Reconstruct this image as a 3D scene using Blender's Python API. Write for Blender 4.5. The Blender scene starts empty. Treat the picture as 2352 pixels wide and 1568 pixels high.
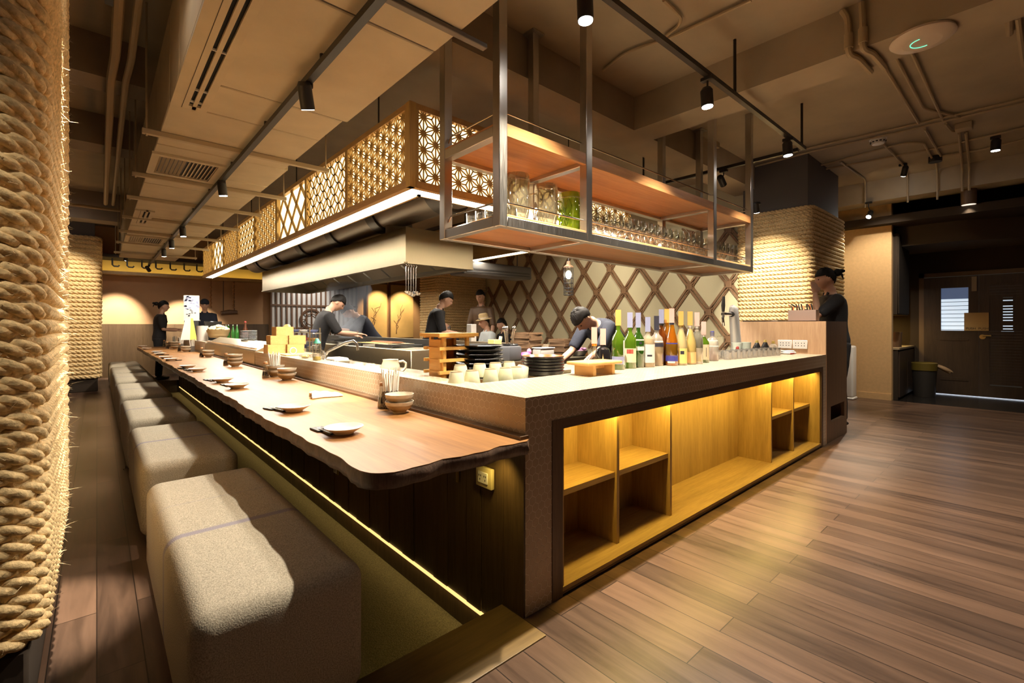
import bpy, bmesh, math, random
import numpy as np
from mathutils import Vector, Matrix
SC = bpy.context.scene
COL = SC.collection
rnd = random.Random(11)
PI = math.pi
# camera model used both for the camera and to read positions off known planes (2352x1568 frame)
CAMH, FPX, HOR = 1.2, 1069.0, 745.5
FW, RT = (0.6657, 0.7462), (0.7462, -0.6657)
def ray(px, py):
    l = (px - 1176) / FPX
    return (FW[0] + RT[0] * l, FW[1] + RT[1] * l, (HOR - py) / FPX)
def atd(px, py, d):
    r = ray(px, py); return Vector((r[0] * d, r[1] * d, CAMH + r[2] * d))
def atz(px, py, z):
    return atd(px, py, (z - CAMH) / ray(px, py)[2])
def aty(px, py, y):
    return atd(px, py, y / ray(px, py)[1])
def atx(px, py, x):
    return atd(px, py, x / ray(px, py)[0])

# ---------------------------------------------------------------- mesh builder
class G:
    def __init__(s):
        s.v = []; s.f = []
    def add(s, vs, fs):
        b = len(s.v); s.v.extend([tuple(v) for v in vs]); s.f.extend([tuple(b + i for i in f) for f in fs]); return s
    def box(s, x0, x1, y0, y1, z0, z1):
        v = [(x0,y0,z0),(x1,y0,z0),(x1,y1,z0),(x0,y1,z0),(x0,y0,z1),(x1,y0,z1),(x1,y1,z1),(x0,y1,z1)]
        return s.add(v, [(0,3,2,1),(4,5,6,7),(0,1,5,4),(1,2,6,5),(2,3,7,6),(3,0,4,7)])
    def cbox(s, c, sx, sy, sz, rot=None):
        vs = [Vector((a*sx/2, b*sy/2, d*sz/2)) for d in (-1,1) for b in (-1,1) for a in (-1,1)]
        if rot is not None: vs = [rot @ v for v in vs]
        c = Vector(c)
        return s.add([v + c for v in vs], [(0,2,3,1),(4,5,7,6),(0,1,5,4),(1,3,7,5),(3,2,6,7),(2,0,4,6)])
    def rbox(s, x0, x1, y0, y1, z0, z1, r=0.01, seg=3):
        bm = bmesh.new(); bmesh.ops.create_cube(bm, size=1)
        for v in bm.verts:
            v.co = Vector(((x0+x1)/2 + v.co.x*(x1-x0), (y0+y1)/2 + v.co.y*(y1-y0), (z0+z1)/2 + v.co.z*(z1-z0)))
        bmesh.ops.bevel(bm, geom=list(bm.edges), offset=r, segments=seg, profile=0.5, affect='EDGES')
        bm.verts.index_update()
        s.add([v.co for v in bm.verts], [[v.index for v in f.verts] for f in bm.faces]); bm.free(); return s
    def bar(s, p0, p1, w, h, up=(0,0,1)):
        p0, p1 = Vector(p0), Vector(p1); d = (p1-p0).normalized(); u = Vector(up)
        if abs(d.dot(u)) > 0.98: u = Vector((1,0,0))
        sx = d.cross(u).normalized(); uz = sx.cross(d).normalized()
        vs = []
        for p in (p0, p1):
            for a, b in ((-1,-1),(1,-1),(1,1),(-1,1)): vs.append(p + sx*(a*w/2) + uz*(b*h/2))
        return s.add(vs, [(0,1,2,3),(7,6,5,4),(0,4,5,1),(1,5,6,2),(2,6,7,3),(3,7,4,0)])
    def cyl(s, p0, p1, r0, r1=None, n=12, caps=True):
        if r1 is None: r1 = r0
        p0, p1 = Vector(p0), Vector(p1); d = (p1-p0)
        d = d.normalized() if d.length > 1e-9 else Vector((0,0,1))
        u = Vector((0,0,1)) if abs(d.z) < 0.95 else Vector((1,0,0))
        a = d.cross(u).normalized(); b = d.cross(a).normalized()
        vs = []
        for p, r in ((p0, r0), (p1, r1)):
            for i in range(n):
                t = 2*PI*i/n; vs.append(p + a*(r*math.cos(t)) + b*(r*math.sin(t)))
        fs = [(i, n+i, n+(i+1) % n, (i+1) % n) for i in range(n)]
        if caps: fs += [tuple(range(n)), tuple(range(2*n-1, n-1, -1))]
        return s.add(vs, fs)
    def lathe(s, prof, n=24, c=(0,0,0)):
        vs = []; fs = []; rings = []
        for r, z in prof:
            if r < 1e-5:
                rings.append([len(vs)]); vs.append((c[0], c[1], c[2]+z))
            else:
                rings.append(list(range(len(vs), len(vs)+n)))
                for i in range(n):
                    t = 2*PI*i/n; vs.append((c[0]+r*math.cos(t), c[1]+r*math.sin(t), c[2]+z))
        for A, B in zip(rings, rings[1:]):
            if len(A) == 1 and len(B) == 1: continue
            for i in range(n):
                j = (i+1) % n
                if len(A) == 1: fs.append((A[0], B[j], B[i])[::-1])
                elif len(B) == 1: fs.append((A[i], A[j], B[0]))
                else: fs.append((A[i], A[j], B[j], B[i]))
        return s.add(vs, fs)
    def tube(s, path, r, n=8, closed=False, caps=True):
        P = [Vector(p) for p in path]; m = len(P); vs = []; fs = []
        T = []
        for i in range(m):
            if closed: t = P[(i+1) % m] - P[i-1]
            else: t = P[min(i+1, m-1)] - P[max(i-1, 0)]
            T.append(t.normalized() if t.length > 1e-9 else Vector((0,0,1)))
        u = Vector((0,0,1)) if abs(T[0].z) < 0.9 else Vector((1,0,0))
        a = (u - T[0]*u.dot(T[0])).normalized()
        for i in range(m):
            a = (a - T[i]*a.dot(T[i])).normalized(); b = T[i].cross(a)
            rr = r[i] if hasattr(r, '__len__') else r
            for k in range(n):
                t = 2*PI*k/n; vs.append(P[i] + a*(rr*math.cos(t)) + b*(rr*math.sin(t)))
        for i in range(m if closed else m-1):
            j = (i+1) % m
            for k in range(n):
                l = (k+1) % n; fs.append((i*n+k, i*n+l, j*n+l, j*n+k))
        if caps and not closed: fs += [tuple(range(n-1,-1,-1)), tuple((m-1)*n+k for k in range(n))]
        return s.add(vs, fs)
    def prism(s, poly, z0, z1, f=lambda x, y, z: (x, y, z)):
        n = len(poly)
        vs = [f(x, y, z0) for x, y in poly] + [f(x, y, z1) for x, y in poly]
        return s.add(vs, [tuple(range(n-1,-1,-1)), tuple(range(n, 2*n))] + [(i, (i+1) % n, n+(i+1) % n, n+i) for i in range(n)])
    def ball(s, c, rx, ry=None, rz=None, nu=16, nv=10, rot=None):
        ry = ry or rx; rz = rz or rx; g = G()
        g.lathe([(math.sin(PI*i/nv), -math.cos(PI*i/nv)) for i in range(nv+1)], nu)
        c = Vector(c); vs = []
        for v in g.v:
            p = Vector((v[0]*rx, v[1]*ry, v[2]*rz))
            if rot is not None: p = rot @ p
            vs.append(p + c)
        return s.add(vs, g.f)
    def xf(s, M, start=0):
        for i in range(start, len(s.v)): s.v[i] = tuple(M @ Vector(s.v[i]))
        return s
    def mesh(s, name, mat=None, smooth=True, ang=38, uv=True):
        me = bpy.data.meshes.new(name); me.from_pydata(s.v, [], s.f)
        if uv and len(s.f) < 60000:
            ul = me.uv_layers.new(name='UVMap'); data = np.zeros((len(me.loops), 2), np.float32)
            for p in me.polygons:
                n = p.normal; a = (abs(n.x), abs(n.y), abs(n.z)); k = a.index(max(a))
                for li in p.loop_indices:
                    c = s.v[me.loops[li].vertex_index]
                    data[li] = (c[1], c[2]) if k == 0 else ((c[0], c[2]) if k == 1 else (c[0], c[1]))
            ul.data.foreach_set('uv', data.ravel())
        if mat is not None: me.materials.append(mat)
        if smooth:
            me.shade_smooth(); me.set_sharp_from_angle(angle=math.radians(ang))
        me.update(); return me

def obj(name, g, mat=None, parent=None, smooth=True, ang=38, uv=True, loc=None, label=None):
    me = g if isinstance(g, bpy.types.Mesh) else g.mesh(name, mat, smooth, ang, uv)
    o = bpy.data.objects.new(name, me); COL.objects.link(o)
    if parent is not None: o.parent = parent
    if loc is not None: o.location = loc
    if label: o['label'] = label
    return o
LABELS = {}
def tag(o, label, cat, group=None, kind=None):
    o['label'] = label; o['category'] = cat
    if group: o['group'] = group
    if kind: o['kind'] = kind
    return o
def thing(name, label, cat, loc=(0,0,0), rotz=0.0, group=None):
    o = bpy.data.objects.new(name, None); COL.objects.link(o)
    o.location = loc; o.rotation_euler = (0, 0, rotz); o.empty_display_size = 0.05
    return tag(o, label, cat, group)
def struct(name, g, mat, label=None, cat=None, **k):
    o = obj(name, g, mat, **k); o['kind'] = 'structure'
    if label: o['label'] = label
    if cat: o['category'] = cat
    return o
def dup(root, loc=None, rotz=None, label=None, group=None, scale=None):
    r = root.copy(); COL.objects.link(r)
    if loc is not None: r.location = loc
    if rotz is not None: r.rotation_euler = (0, 0, rotz)
    if scale is not None: r.scale = scale
    if label: r['label'] = label
    if group: r['group'] = group
    for ch in list(root.children):
        c = ch.copy(); COL.objects.link(c); c.parent = r
        for gch in list(ch.children):
            d = gch.copy(); COL.objects.link(d); d.parent = c
    return r
ORD = ['nearest','second','third','fourth','fifth','sixth','seventh','eighth','ninth','tenth','eleventh','twelfth','thirteenth','fourteenth','fifteenth','sixteenth','seventeenth','eighteenth','nineteenth','twentieth']
def spotlight(name, loc, target, watts, size_deg, blend=0.6, col=(1,.86,.68), parent=None, rad=0.03):
    l = bpy.data.lights.new(name, 'SPOT'); l.energy = watts; l.spot_size = math.radians(size_deg); l.spot_blend = blend
    l.color = col; l.shadow_soft_size = rad
    o = bpy.data.objects.new(name, l); COL.objects.link(o)
    d = (Vector(target) - Vector(loc)).normalized()
    o.rotation_mode = 'QUATERNION'
    q = d.to_track_quat('-Z', 'Y')
    if parent is not None:
        o.parent = parent; o.location = Vector(loc) - parent.location
    else: o.location = loc
    o.rotation_quaternion = q
    return o
def area(name, loc, sx, sy, watts, direction=(0,0,-1), col=(1,.85,.65), parent=None, spread=180):
    l = bpy.data.lights.new(name, 'AREA'); l.shape = 'RECTANGLE'; l.size = sx; l.size_y = sy; l.energy = watts; l.color = col
    l.spread = math.radians(spread)
    o = bpy.data.objects.new(name, l); COL.objects.link(o)
    o.rotation_mode = 'QUATERNION'; o.rotation_quaternion = Vector(direction).to_track_quat('-Z', 'Y')
    if parent is not None:
        o.parent = parent; o.location = Vector(loc) - parent.location
    else: o.location = loc
    return o
# ---------------------------------------------------------------- materials
def newmat(name):
    m = bpy.data.materials.new(name); m.use_nodes = True
    nt = m.node_tree; b = nt.nodes.get('Principled BSDF'); return m, nt, b
def N(nt, t, **k):
    n = nt.nodes.new(t)
    for a, v in k.items():
        if a.startswith('i_'):
            n.inputs[a[2:].replace('_', ' ')].default_value = v
        else: setattr(n, a, v)
    return n
def L(nt, a, b): nt.links.new(a, b)
def ramp(nt, fac, stops):
    r = nt.nodes.new('ShaderNodeValToRGB'); e = r.color_ramp.elements
    while len(e) < len(stops): e.new(0.5)
    for i, (p, c) in enumerate(stops):
        e[i].position = p; e[i].color = (*c, 1) if len(c) == 3 else c
    L(nt, fac, r.inputs[0]); return r
def plain(name, col, rough=0.5, metal=0.0, var=0.0, scale=20, bump=0.0, coat=0.0, spec=None, aniso=None):
    m, nt, b = newmat(name)
    b.inputs['Base Color'].default_value = (*col, 1); b.inputs['Roughness'].default_value = rough
    b.inputs['Metallic'].default_value = metal
    if coat: b.inputs['Coat Weight'].default_value = coat; b.inputs['Coat Roughness'].default_value = 0.08
    if spec is not None: b.inputs['Specular IOR Level'].default_value = spec
    if var or bump:
        tc = N(nt, 'ShaderNodeTexCoord'); n = N(nt, 'ShaderNodeTexNoise', i_Scale=scale, i_Detail=4.0)
        L(nt, tc.outputs['Object'], n.inputs['Vector'])
        if var:
            lo = tuple(c*(1-var) for c in col); hi = tuple(min(1, c*(1+var)) for c in col)
            r = ramp(nt, n.outputs[0], [(0.3, lo), (0.7, hi)]); L(nt, r.outputs[0], b.inputs['Base Color'])
        if bump:
            bp = N(nt, 'ShaderNodeBump', i_Strength=bump, i_Distance=0.01); L(nt, n.outputs[0], bp.inputs['Height']); L(nt, bp.outputs[0], b.inputs['Normal'])
    return m
def wood(name, dark, light, axis='Y', scale=6.0, rough=0.45, coat=0.0, bump=0.15, stretch=14, contrast=(0.3, 0.7), sat=None):
    m, nt, b = newmat(name); b.inputs['Roughness'].default_value = rough
    if coat: b.inputs['Coat Weight'].default_value = coat; b.inputs['Coat Roughness'].default_value = 0.12
    tc = N(nt, 'ShaderNodeTexCoord'); mp = N(nt, 'ShaderNodeMapping')
    s = [scale]*3; s['XYZ'.index(axis)] = scale/stretch
    mp.inputs['Scale'].default_value = s
    L(nt, tc.outputs['Object'], mp.inputs[0])
    n1 = N(nt, 'ShaderNodeTexNoise', i_Scale=2.0, i_Detail=6.0, i_Roughness=0.65, i_Distortion=0.6); L(nt, mp.outputs[0], n1.inputs['Vector'])
    n2 = N(nt, 'ShaderNodeTexNoise', i_Scale=14.0, i_Detail=3.0, i_Roughness=0.6); L(nt, mp.outputs[0], n2.inputs['Vector'])
    mx = N(nt, 'ShaderNodeMath', operation='MULTIPLY_ADD'); L(nt, n2.outputs[0], mx.inputs[0]); mx.inputs[1].default_value = 0.45
    sc = N(nt, 'ShaderNodeMath', operation='MULTIPLY'); L(nt, n1.outputs[0], sc.inputs[0]); sc.inputs[1].default_value = 0.6
    L(nt, sc.outputs[0], mx.inputs[2])
    r = ramp(nt, mx.outputs[0], [(contrast[0], dark), (contrast[1], light)]); L(nt, r.outputs[0], b.inputs['Base Color'])
    if bump:
        bp = N(nt, 'ShaderNodeBump', i_Strength=bump, i_Distance=0.004); L(nt, mx.outputs[0], bp.inputs['Height']); L(nt, bp.outputs[0], b.inputs['Normal'])
    return m
def planks(name, dark, light, width=0.13, length=1.3, rough=0.28, swap=True, gap=0.004, gloss_var=0.12):
    m, nt, b = newmat(name)
    tc = N(nt, 'ShaderNodeTexCoord'); sp = N(nt, 'ShaderNodeSeparateXYZ'); cb = N(nt, 'ShaderNodeCombineXYZ'); L(nt, tc.outputs['Object'], sp.inputs[0])
    if swap: L(nt, sp.outputs[1], cb.inputs[0]); L(nt, sp.outputs[0], cb.inputs[1])
    else: L(nt, sp.outputs[0], cb.inputs[0]); L(nt, sp.outputs[1], cb.inputs[1])
    br = N(nt, 'ShaderNodeTexBrick', offset=0.37, i_Scale=1.0, i_Mortar_Size=gap*0.5, i_Brick_Width=length, i_Row_Height=width)
    br.inputs['Color1'].default_value = (0,0,0,1); br.inputs['Color2'].default_value = (1,1,1,1); br.inputs['Mortar'].default_value = (0.5,0.5,0.5,1); br.inputs['Bias'].default_value = 0.0
    L(nt, cb.outputs[0], br.inputs['Vector'])
    mp = N(nt, 'ShaderNodeMapping'); mp.inputs['Scale'].default_value = (0.8, 9, 1); L(nt, cb.outputs[0], mp.inputs[0])
    ad = N(nt, 'ShaderNodeVectorMath', operation='ADD'); L(nt, mp.outputs[0], ad.inputs[0])
    ml = N(nt, 'ShaderNodeVectorMath', operation='SCALE'); L(nt, br.outputs['Color'], ml.inputs[0]); ml.inputs['Scale'].default_value = 13.0; L(nt, ml.outputs[0], ad.inputs[1])
    n1 = N(nt, 'ShaderNodeTexNoise', i_Scale=1.6, i_Detail=7.0, i_Roughness=0.68, i_Distortion=0.5); L(nt, ad.outputs[0], n1.inputs['Vector'])
    mm = N(nt, 'ShaderNodeMath', operation='MULTIPLY_ADD'); L(nt, br.outputs['Color'], mm.inputs[0]); mm.inputs[1].default_value = 0.28; 
    s2 = N(nt, 'ShaderNodeMath', operation='MULTIPLY'); L(nt, n1.outputs[0], s2.inputs[0]); s2.inputs[1].default_value = 0.8; L(nt, s2.outputs[0], mm.inputs[2])
    r = ramp(nt, mm.outputs[0], [(0.28, dark), (0.78, light)])
    mk = N(nt, 'ShaderNodeMix', data_type='RGBA'); L(nt, br.outputs['Fac'], mk.inputs['Factor']); L(nt, r.outputs[0], mk.inputs[6]); mk.inputs[7].default_value = (dark[0]*.4, dark[1]*.4, dark[2]*.4, 1)
    L(nt, mk.outputs[2], b.inputs['Base Color'])
    rr = N(nt, 'ShaderNodeMapRange', i_To_Min=rough-gloss_var*.5, i_To_Max=rough+gloss_var); L(nt, n1.outputs[0], rr.inputs[0]); L(nt, rr.outputs[0], b.inputs['Roughness'])
    bp = N(nt, 'ShaderNodeBump', i_Strength=0.12, i_Distance=0.003); L(nt, mm.outputs[0], bp.inputs['Height']); L(nt, bp.outputs[0], b.inputs['Normal'])
    return m
def hextile(name, col, grout, size=0.027, rough=0.25):
    m, nt, b = newmat(name); b.inputs['Roughness'].default_value = rough
    uv = N(nt, 'ShaderNodeUVMap'); 
    sc = N(nt, 'ShaderNodeVectorMath', operation='SCALE'); L(nt, uv.outputs[0], sc.inputs[0]); sc.inputs['Scale'].default_value = 1/size
    of = N(nt, 'ShaderNodeVectorMath', operation='ADD'); L(nt, sc.outputs[0], of.inputs[0]); of.inputs[1].default_value = (1000, 1732.05, 0)
    def cell(off):
        a = N(nt, 'ShaderNodeVectorMath', operation='ADD'); L(nt, of.outputs[0], a.inputs[0]); a.inputs[1].default_value = off
        mo = N(nt, 'ShaderNodeVectorMath', operation='MODULO'); L(nt, a.outputs[0], mo.inputs[0]); mo.inputs[1].default_value = (1, 1.73205, 1)
        sb = N(nt, 'ShaderNodeVectorMath', operation='SUBTRACT'); L(nt, mo.outputs[0], sb.inputs[0]); sb.inputs[1].default_value = (.5, .866025, 0)
        ab = N(nt, 'ShaderNodeVectorMath', operation='ABSOLUTE'); L(nt, sb.outputs[0], ab.inputs[0])
        dt = N(nt, 'ShaderNodeVectorMath', operation='DOT_PRODUCT'); L(nt, ab.outputs[0], dt.inputs[0]); dt.inputs[1].default_value = (.5, .866025, 0)
        sx = N(nt, 'ShaderNodeSeparateXYZ'); L(nt, ab.outputs[0], sx.inputs[0])
        mx = N(nt, 'ShaderNodeMath', operation='MAXIMUM'); L(nt, dt.outputs['Value'], mx.inputs[0]); L(nt, sx.outputs[0], mx.inputs[1])
        return mx
    A, B = cell((0,0,0)), cell((.5,.866025,0))
    mn = N(nt, 'ShaderNodeMath', operation='MINIMUM'); L(nt, A.outputs[0], mn.inputs[0]); L(nt, B.outputs[0], mn.inputs[1])
    r = ramp(nt, mn.outputs[0], [(0.44, col), (0.465, grout)])
    ns = N(nt, 'ShaderNodeTexNoise', i_Scale=9.0, i_Detail=2.0); L(nt, uv.outputs[0], ns.inputs['Vector'])
    hs = N(nt, 'ShaderNodeHueSaturation'); mr = N(nt, 'ShaderNodeMapRange', i_To_Min=0.88, i_To_Max=1.1); L(nt, ns.outputs[0], mr.inputs[0]); L(nt, mr.outputs[0], hs.inputs['Value'])
    L(nt, r.outputs[0], hs.inputs['Color']); L(nt, hs.outputs[0], b.inputs['Base Color'])
    h = ramp(nt, mn.outputs[0], [(0.42, (1,1,1)), (0.48, (0,0,0))])
    bp = N(nt, 'ShaderNodeBump', i_Strength=0.5, i_Distance=0.002); L(nt, h.outputs[0], bp.inputs['Height']); L(nt, bp.outputs[0], b.inputs['Normal'])
    return m
def emit(name, col, strength):
    m, nt, b = newmat(name); b.inputs['Base Color'].default_value = (*col, 1)
    b.inputs['Emission Color'].default_value = (*col, 1); b.inputs['Emission Strength'].default_value = strength; return m
def glass(name, tint=(1,1,1), op=0.1, rough=0.03):
    m, nt, b = newmat(name); out = nt.nodes.get('Material Output'); nt.nodes.remove(b)
    t = N(nt, 'ShaderNodeBsdfTransparent'); t.inputs[0].default_value = (*tint, 1)
    g = N(nt, 'ShaderNodeBsdfGlossy'); g.inputs['Roughness'].default_value = rough
    lw = N(nt, 'ShaderNodeLayerWeight', i_Blend=0.35)
    mr = N(nt, 'ShaderNodeMapRange', i_To_Min=op, i_To_Max=0.85); L(nt, lw.outputs['Facing'], mr.inputs[0])
    mx = N(nt, 'ShaderNodeMixShader'); L(nt, mr.outputs[0], mx.inputs[0]); L(nt, t.outputs[0], mx.inputs[1]); L(nt, g.outputs[0], mx.inputs[2]); L(nt, mx.outputs[0], out.inputs[0])
    return m
def brushed(name, col=(.55,.52,.48), rough=0.32):
    m, nt, b = newmat(name); b.inputs['Base Color'].default_value = (*col, 1); b.inputs['Metallic'].default_value = 1.0
    tc = N(nt, 'ShaderNodeTexCoord'); mp = N(nt, 'ShaderNodeMapping'); mp.inputs['Scale'].default_value = (60, 60, 4); L(nt, tc.outputs['Object'], mp.inputs[0])
    n = N(nt, 'ShaderNodeTexNoise', i_Scale=3.0, i_Detail=4.0); L(nt, mp.outputs[0], n.inputs['Vector'])
    mr = N(nt, 'ShaderNodeMapRange', i_To_Min=rough-.1, i_To_Max=rough+.14); L(nt, n.outputs[0], mr.inputs[0]); L(nt, mr.outputs[0], b.inputs['Roughness'])
    return m
M = {}
M['floor'] = planks('floor_planks', (.038,.022,.015), (.17,.098,.062))
M['nosing'] = wood('edge_board_wood', (.10,.06,.022), (.22,.14,.05), 'X', 5, .35)
M['ceiling'] = plain('ceiling_paint', (.42,.35,.255), .75, var=.08, scale=3)
M['ceil_dark'] = plain('ceiling_shade_paint', (.26,.20,.145), .75, var=.1, scale=3)  # darker copy of the ceiling paint, puts the aisle beams' shade into the colour
M['duct'] = plain('duct_board_paint', (.52,.435,.30), .7, var=.07, scale=5)
M['seam'] = plain('duct_seam', (.06,.045,.03), .8)
M['pipe'] = plain('conduit_paint', (.42,.33,.21), .55)
M['table'] = wood('tabletop_wood', (.14,.055,.015), (.40,.19,.058), 'Y', 5, .42, coat=.12, stretch=18, contrast=(.25,.75))
M['bark'] = wood('live_edge_wood', (.05,.03,.022), (.20,.125,.085), 'Z', 14, .5, bump=.6, stretch=5)
M['panel'] = wood('counter_panel_wood', (.035,.02,.009), (.12,.072,.03), 'Z', 8, .5, stretch=16)
M['oak'] = wood('niche_oak', (.27,.165,.05), (.50,.33,.115), 'Z', 7, .45, stretch=14)
M['oakx'] = wood('niche_oak_flat', (.27,.165,.05), (.50,.33,.115), 'X', 7, .45, stretch=14)
M['darkwood'] = wood('dark_frame_wood', (.06,.032,.016), (.16,.09,.045), 'X', 7, .45)
M['darkwoodz'] = wood('dark_frame_wood_upright', (.06,.032,.016), (.16,.09,.045), 'Z', 7, .45)
M['desk'] = wood('host_desk_wood', (.42,.25,.14), (.60,.39,.23), 'Z', 9, .45)
M['deskdark'] = wood('host_desk_brown', (.10,.055,.028), (.17,.098,.05), 'Z', 9, .5)
M['shelf'] = wood('shelf_wood', (.40,.17,.055), (.66,.33,.13), 'X', 5, .4, stretch=16)
M['lattice'] = wood('lattice_wood', (.40,.25,.07), (.62,.41,.14), 'Z', 9, .5)
M['latticey'] = wood('lattice_wood_rail', (.36,.22,.08), (.58,.37,.15), 'Y', 9, .5)
M['screenwood'] = wood('screen_wood', (.10,.05,.028), (.22,.115,.06), 'Z', 9, .5)
M['crate'] = wood('pale_hinoki', (.66,.38,.11), (.80,.52,.20), 'Y', 8, .5, bump=.05)
M['ochre'] = wood('ochre_wood', (.55,.27,.06), (.78,.44,.12), 'Y', 8, .45)
M['tile'] = hextile('hexagon_tile', (.46,.36,.25), (.66,.55,.42), .036)
M['steel'] = brushed('brushed_steel')
M['steel2'] = brushed('kitchen_steel', (.50,.43,.31), .30)
M['hood'] = brushed('hood_steel', (.17,.135,.08), .40)
M['chrome'] = plain('chrome', (.85,.85,.85), .16, 1.0)
M['brass'] = plain('brass', (.75,.55,.2), .3, 1.0)
M['black'] = plain('black_metal', (.018,.016,.015), .45)
M['lacquer'] = plain('black_lacquer', (.012,.011,.011), .22)
M['red'] = plain('red_lacquer', (.62,.10,.025), .3)
M['cream'] = plain('cream_ceramic', (.72,.62,.48), .35, var=.05, scale=30)
M['plate'] = plain('plate_ceramic', (.66,.58,.50), .35, var=.05, scale=30)
M['bowlrim'] = plain('bowl_ceramic', (.62,.55,.43), .4, var=.12, scale=40)
M['celadon'] = plain('celadon_cup', (.66,.66,.46), .35, var=.06, scale=30)
M['white'] = plain('white_paper', (.68,.65,.60), .7)
M['whitep'] = plain('white_plastic', (.80,.77,.72), .4)
M['towel'] = plain('white_towel', (.86,.82,.78), .9, bump=.5, scale=220)
M['rope'] = plain('sisal_rope', (.70,.50,.245), .85, var=.28, scale=60, bump=.7)
M['fibre'] = plain('sisal_fibre', (.80,.62,.36), .8)
M['plaster'] = plain('orange_plaster', (.52,.30,.15), .8, var=.05, scale=4)
M['tanwall'] = plain('tan_wallpaper', (.62,.40,.185), .75, var=.06, scale=25)
M['wainscot'] = wood('wainscot_wood', (.075,.042,.018), (.135,.08,.036), 'Z', 6, .5)
M['darkwall'] = plain('dark_wall', (.040,.028,.019), .85, spec=.2)
M['door'] = wood('entrance_door_wood', (.030,.018,.012), (.065,.040,.026), 'Z', 7, .42)
M['hessian'] = plain('linen_panel', (.60,.53,.34), .85, var=.05, scale=150, bump=.25)
M['diag'] = wood('lattice_strip_wood', (.16,.085,.04), (.30,.17,.085), 'Z', 8, .5)
M['hoodduct'] = plain('galvanised_duct', (.20,.18,.16), .45, .6)
M['glass'] = glass('clear_glass', (.96,.96,.93), .16, .06)
M['glassg'] = glass('green_glass', (.62,.80,.10), .14)
M['paneglow'] = emit('lattice_backlight', (1.0,.86,.52), 1.35)
M['led'] = emit('white_led_diffuser', (1.0,.92,.80), 5.0)
M['lens'] = emit('spot_lens', (1.0,.95,.88), 60.0)
M['ledy'] = emit('yellow_led_strip', (1.0,.66,.16), 14.0)
M['skin'] = plain('skin', (.58,.33,.22), .5)
M['hair'] = plain('black_hair', (.010,.008,.007), .6, spec=.2)
M['cloth'] = plain('black_uniform', (.014,.013,.015), .85, bump=.3, scale=90)
M['navy'] = plain('navy_uniform', (.016,.019,.034), .85, bump=.3, scale=90)
M['lightcloth'] = plain('pale_shirt', (.55,.60,.62), .8)
M['straw'] = plain('straw_hat_weave', (.62,.46,.24), .8, bump=.6, scale=160)
M['carpet'] = plain('pit_carpet', (.26,.21,.09), .95, var=.3, scale=160, bump=.8)
def fabric():
    m, nt, b = newmat('stool_tweed'); b.inputs['Roughness'].default_value = .85
    tc = N(nt, 'ShaderNodeTexCoord'); sp = N(nt, 'ShaderNodeSeparateXYZ'); L(nt, tc.outputs['Object'], sp.inputs[0])
    n = N(nt, 'ShaderNodeTexNoise', i_Scale=260.0, i_Detail=2.0); L(nt, tc.outputs['Object'], n.inputs['Vector'])
    r = ramp(nt, n.outputs[0], [(.3, (.30,.26,.19)), (.7, (.60,.53,.41))])
    st = ramp(nt, sp.outputs[1], [(0.0,(0,0,0)),(0.60,(0,0,0)),(0.61,(1,1,1)),(0.635,(1,1,1)),(0.645,(0,0,0)),(0.98,(0,0,0)),(0.985,(.6,.6,.6)),(0.992,(0,0,0))])
    mx = N(nt, 'ShaderNodeMix', data_type='RGBA'); L(nt, st.outputs[0], mx.inputs['Factor']); L(nt, r.outputs[0], mx.inputs[6]); mx.inputs[7].default_value = (.30,.27,.31,1)
    L(nt, mx.outputs[2], b.inputs['Base Color'])
    wv = N(nt, 'ShaderNodeTexWave', i_Scale=160.0, i_Distortion=2.0); L(nt, tc.outputs['Object'], wv.inputs['Vector'])
    bp = N(nt, 'ShaderNodeBump', i_Strength=.5, i_Distance=.003); L(nt, n.outputs[0], bp.inputs['Height']); L(nt, bp.outputs[0], b.inputs['Normal'])
    return m
M['tweed'] = fabric()
# ---------------------------------------------------------------- camera and render look
cam = bpy.data.cameras.new('Camera'); cam.sensor_width = 36; cam.lens = 36*FPX/2352; cam.shift_y = -38.5/2352; cam.clip_start = 0.05
camo = bpy.data.objects.new('Camera', cam); COL.objects.link(camo)
camo.location = (0, 0, CAMH); camo.rotation_euler = (PI/2, 0, -math.atan2(FW[0], FW[1])); SC.camera = camo
SC.view_settings.view_transform = 'Standard'; SC.view_settings.look = 'None'; SC.view_settings.gamma = 1
SC.view_settings.exposure = 0.65; SC.view_settings.use_curve_mapping = False
w = bpy.data.worlds.new('World'); SC.world = w; w.use_nodes = True
w.node_tree.nodes['Background'].inputs[0].default_value = (.05,.04,.03,1); w.node_tree.nodes['Background'].inputs[1].default_value = 0.3
try:
    SC.cycles.use_denoising = True; SC.cycles.max_bounces = 8; SC.cycles.transparent_max_bounces = 24
    SC.cycles.diffuse_bounces = 4; SC.cycles.glossy_bounces = 4; SC.cycles.sample_clamp_indirect = 4.0
    SC.cycles.caustics_reflective = False; SC.cycles.caustics_refractive = False; SC.cycles.volume_bounces = 0
except Exception: pass

def mesh_np(name, V, Q, mat, smooth=True):
    me = bpy.data.meshes.new(name); nv, nq = len(V), len(Q)
    me.vertices.add(nv); me.vertices.foreach_set('co', np.asarray(V, np.float32).ravel())
    me.loops.add(nq*4); me.loops.foreach_set('vertex_index', np.asarray(Q, np.int32).ravel())
    me.polygons.add(nq); me.polygons.foreach_set('loop_start', np.arange(0, nq*4, 4, dtype=np.int32))
    if hasattr(me.polygons[0] if nq else None, 'loop_total'):
        try: me.polygons.foreach_set('loop_total', np.full(nq, 4, np.int32))
        except Exception: pass
    me.update(calc_edges=True); me.validate()
    me.materials.append(mat)
    if smooth: me.shade_smooth()
    return me

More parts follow.
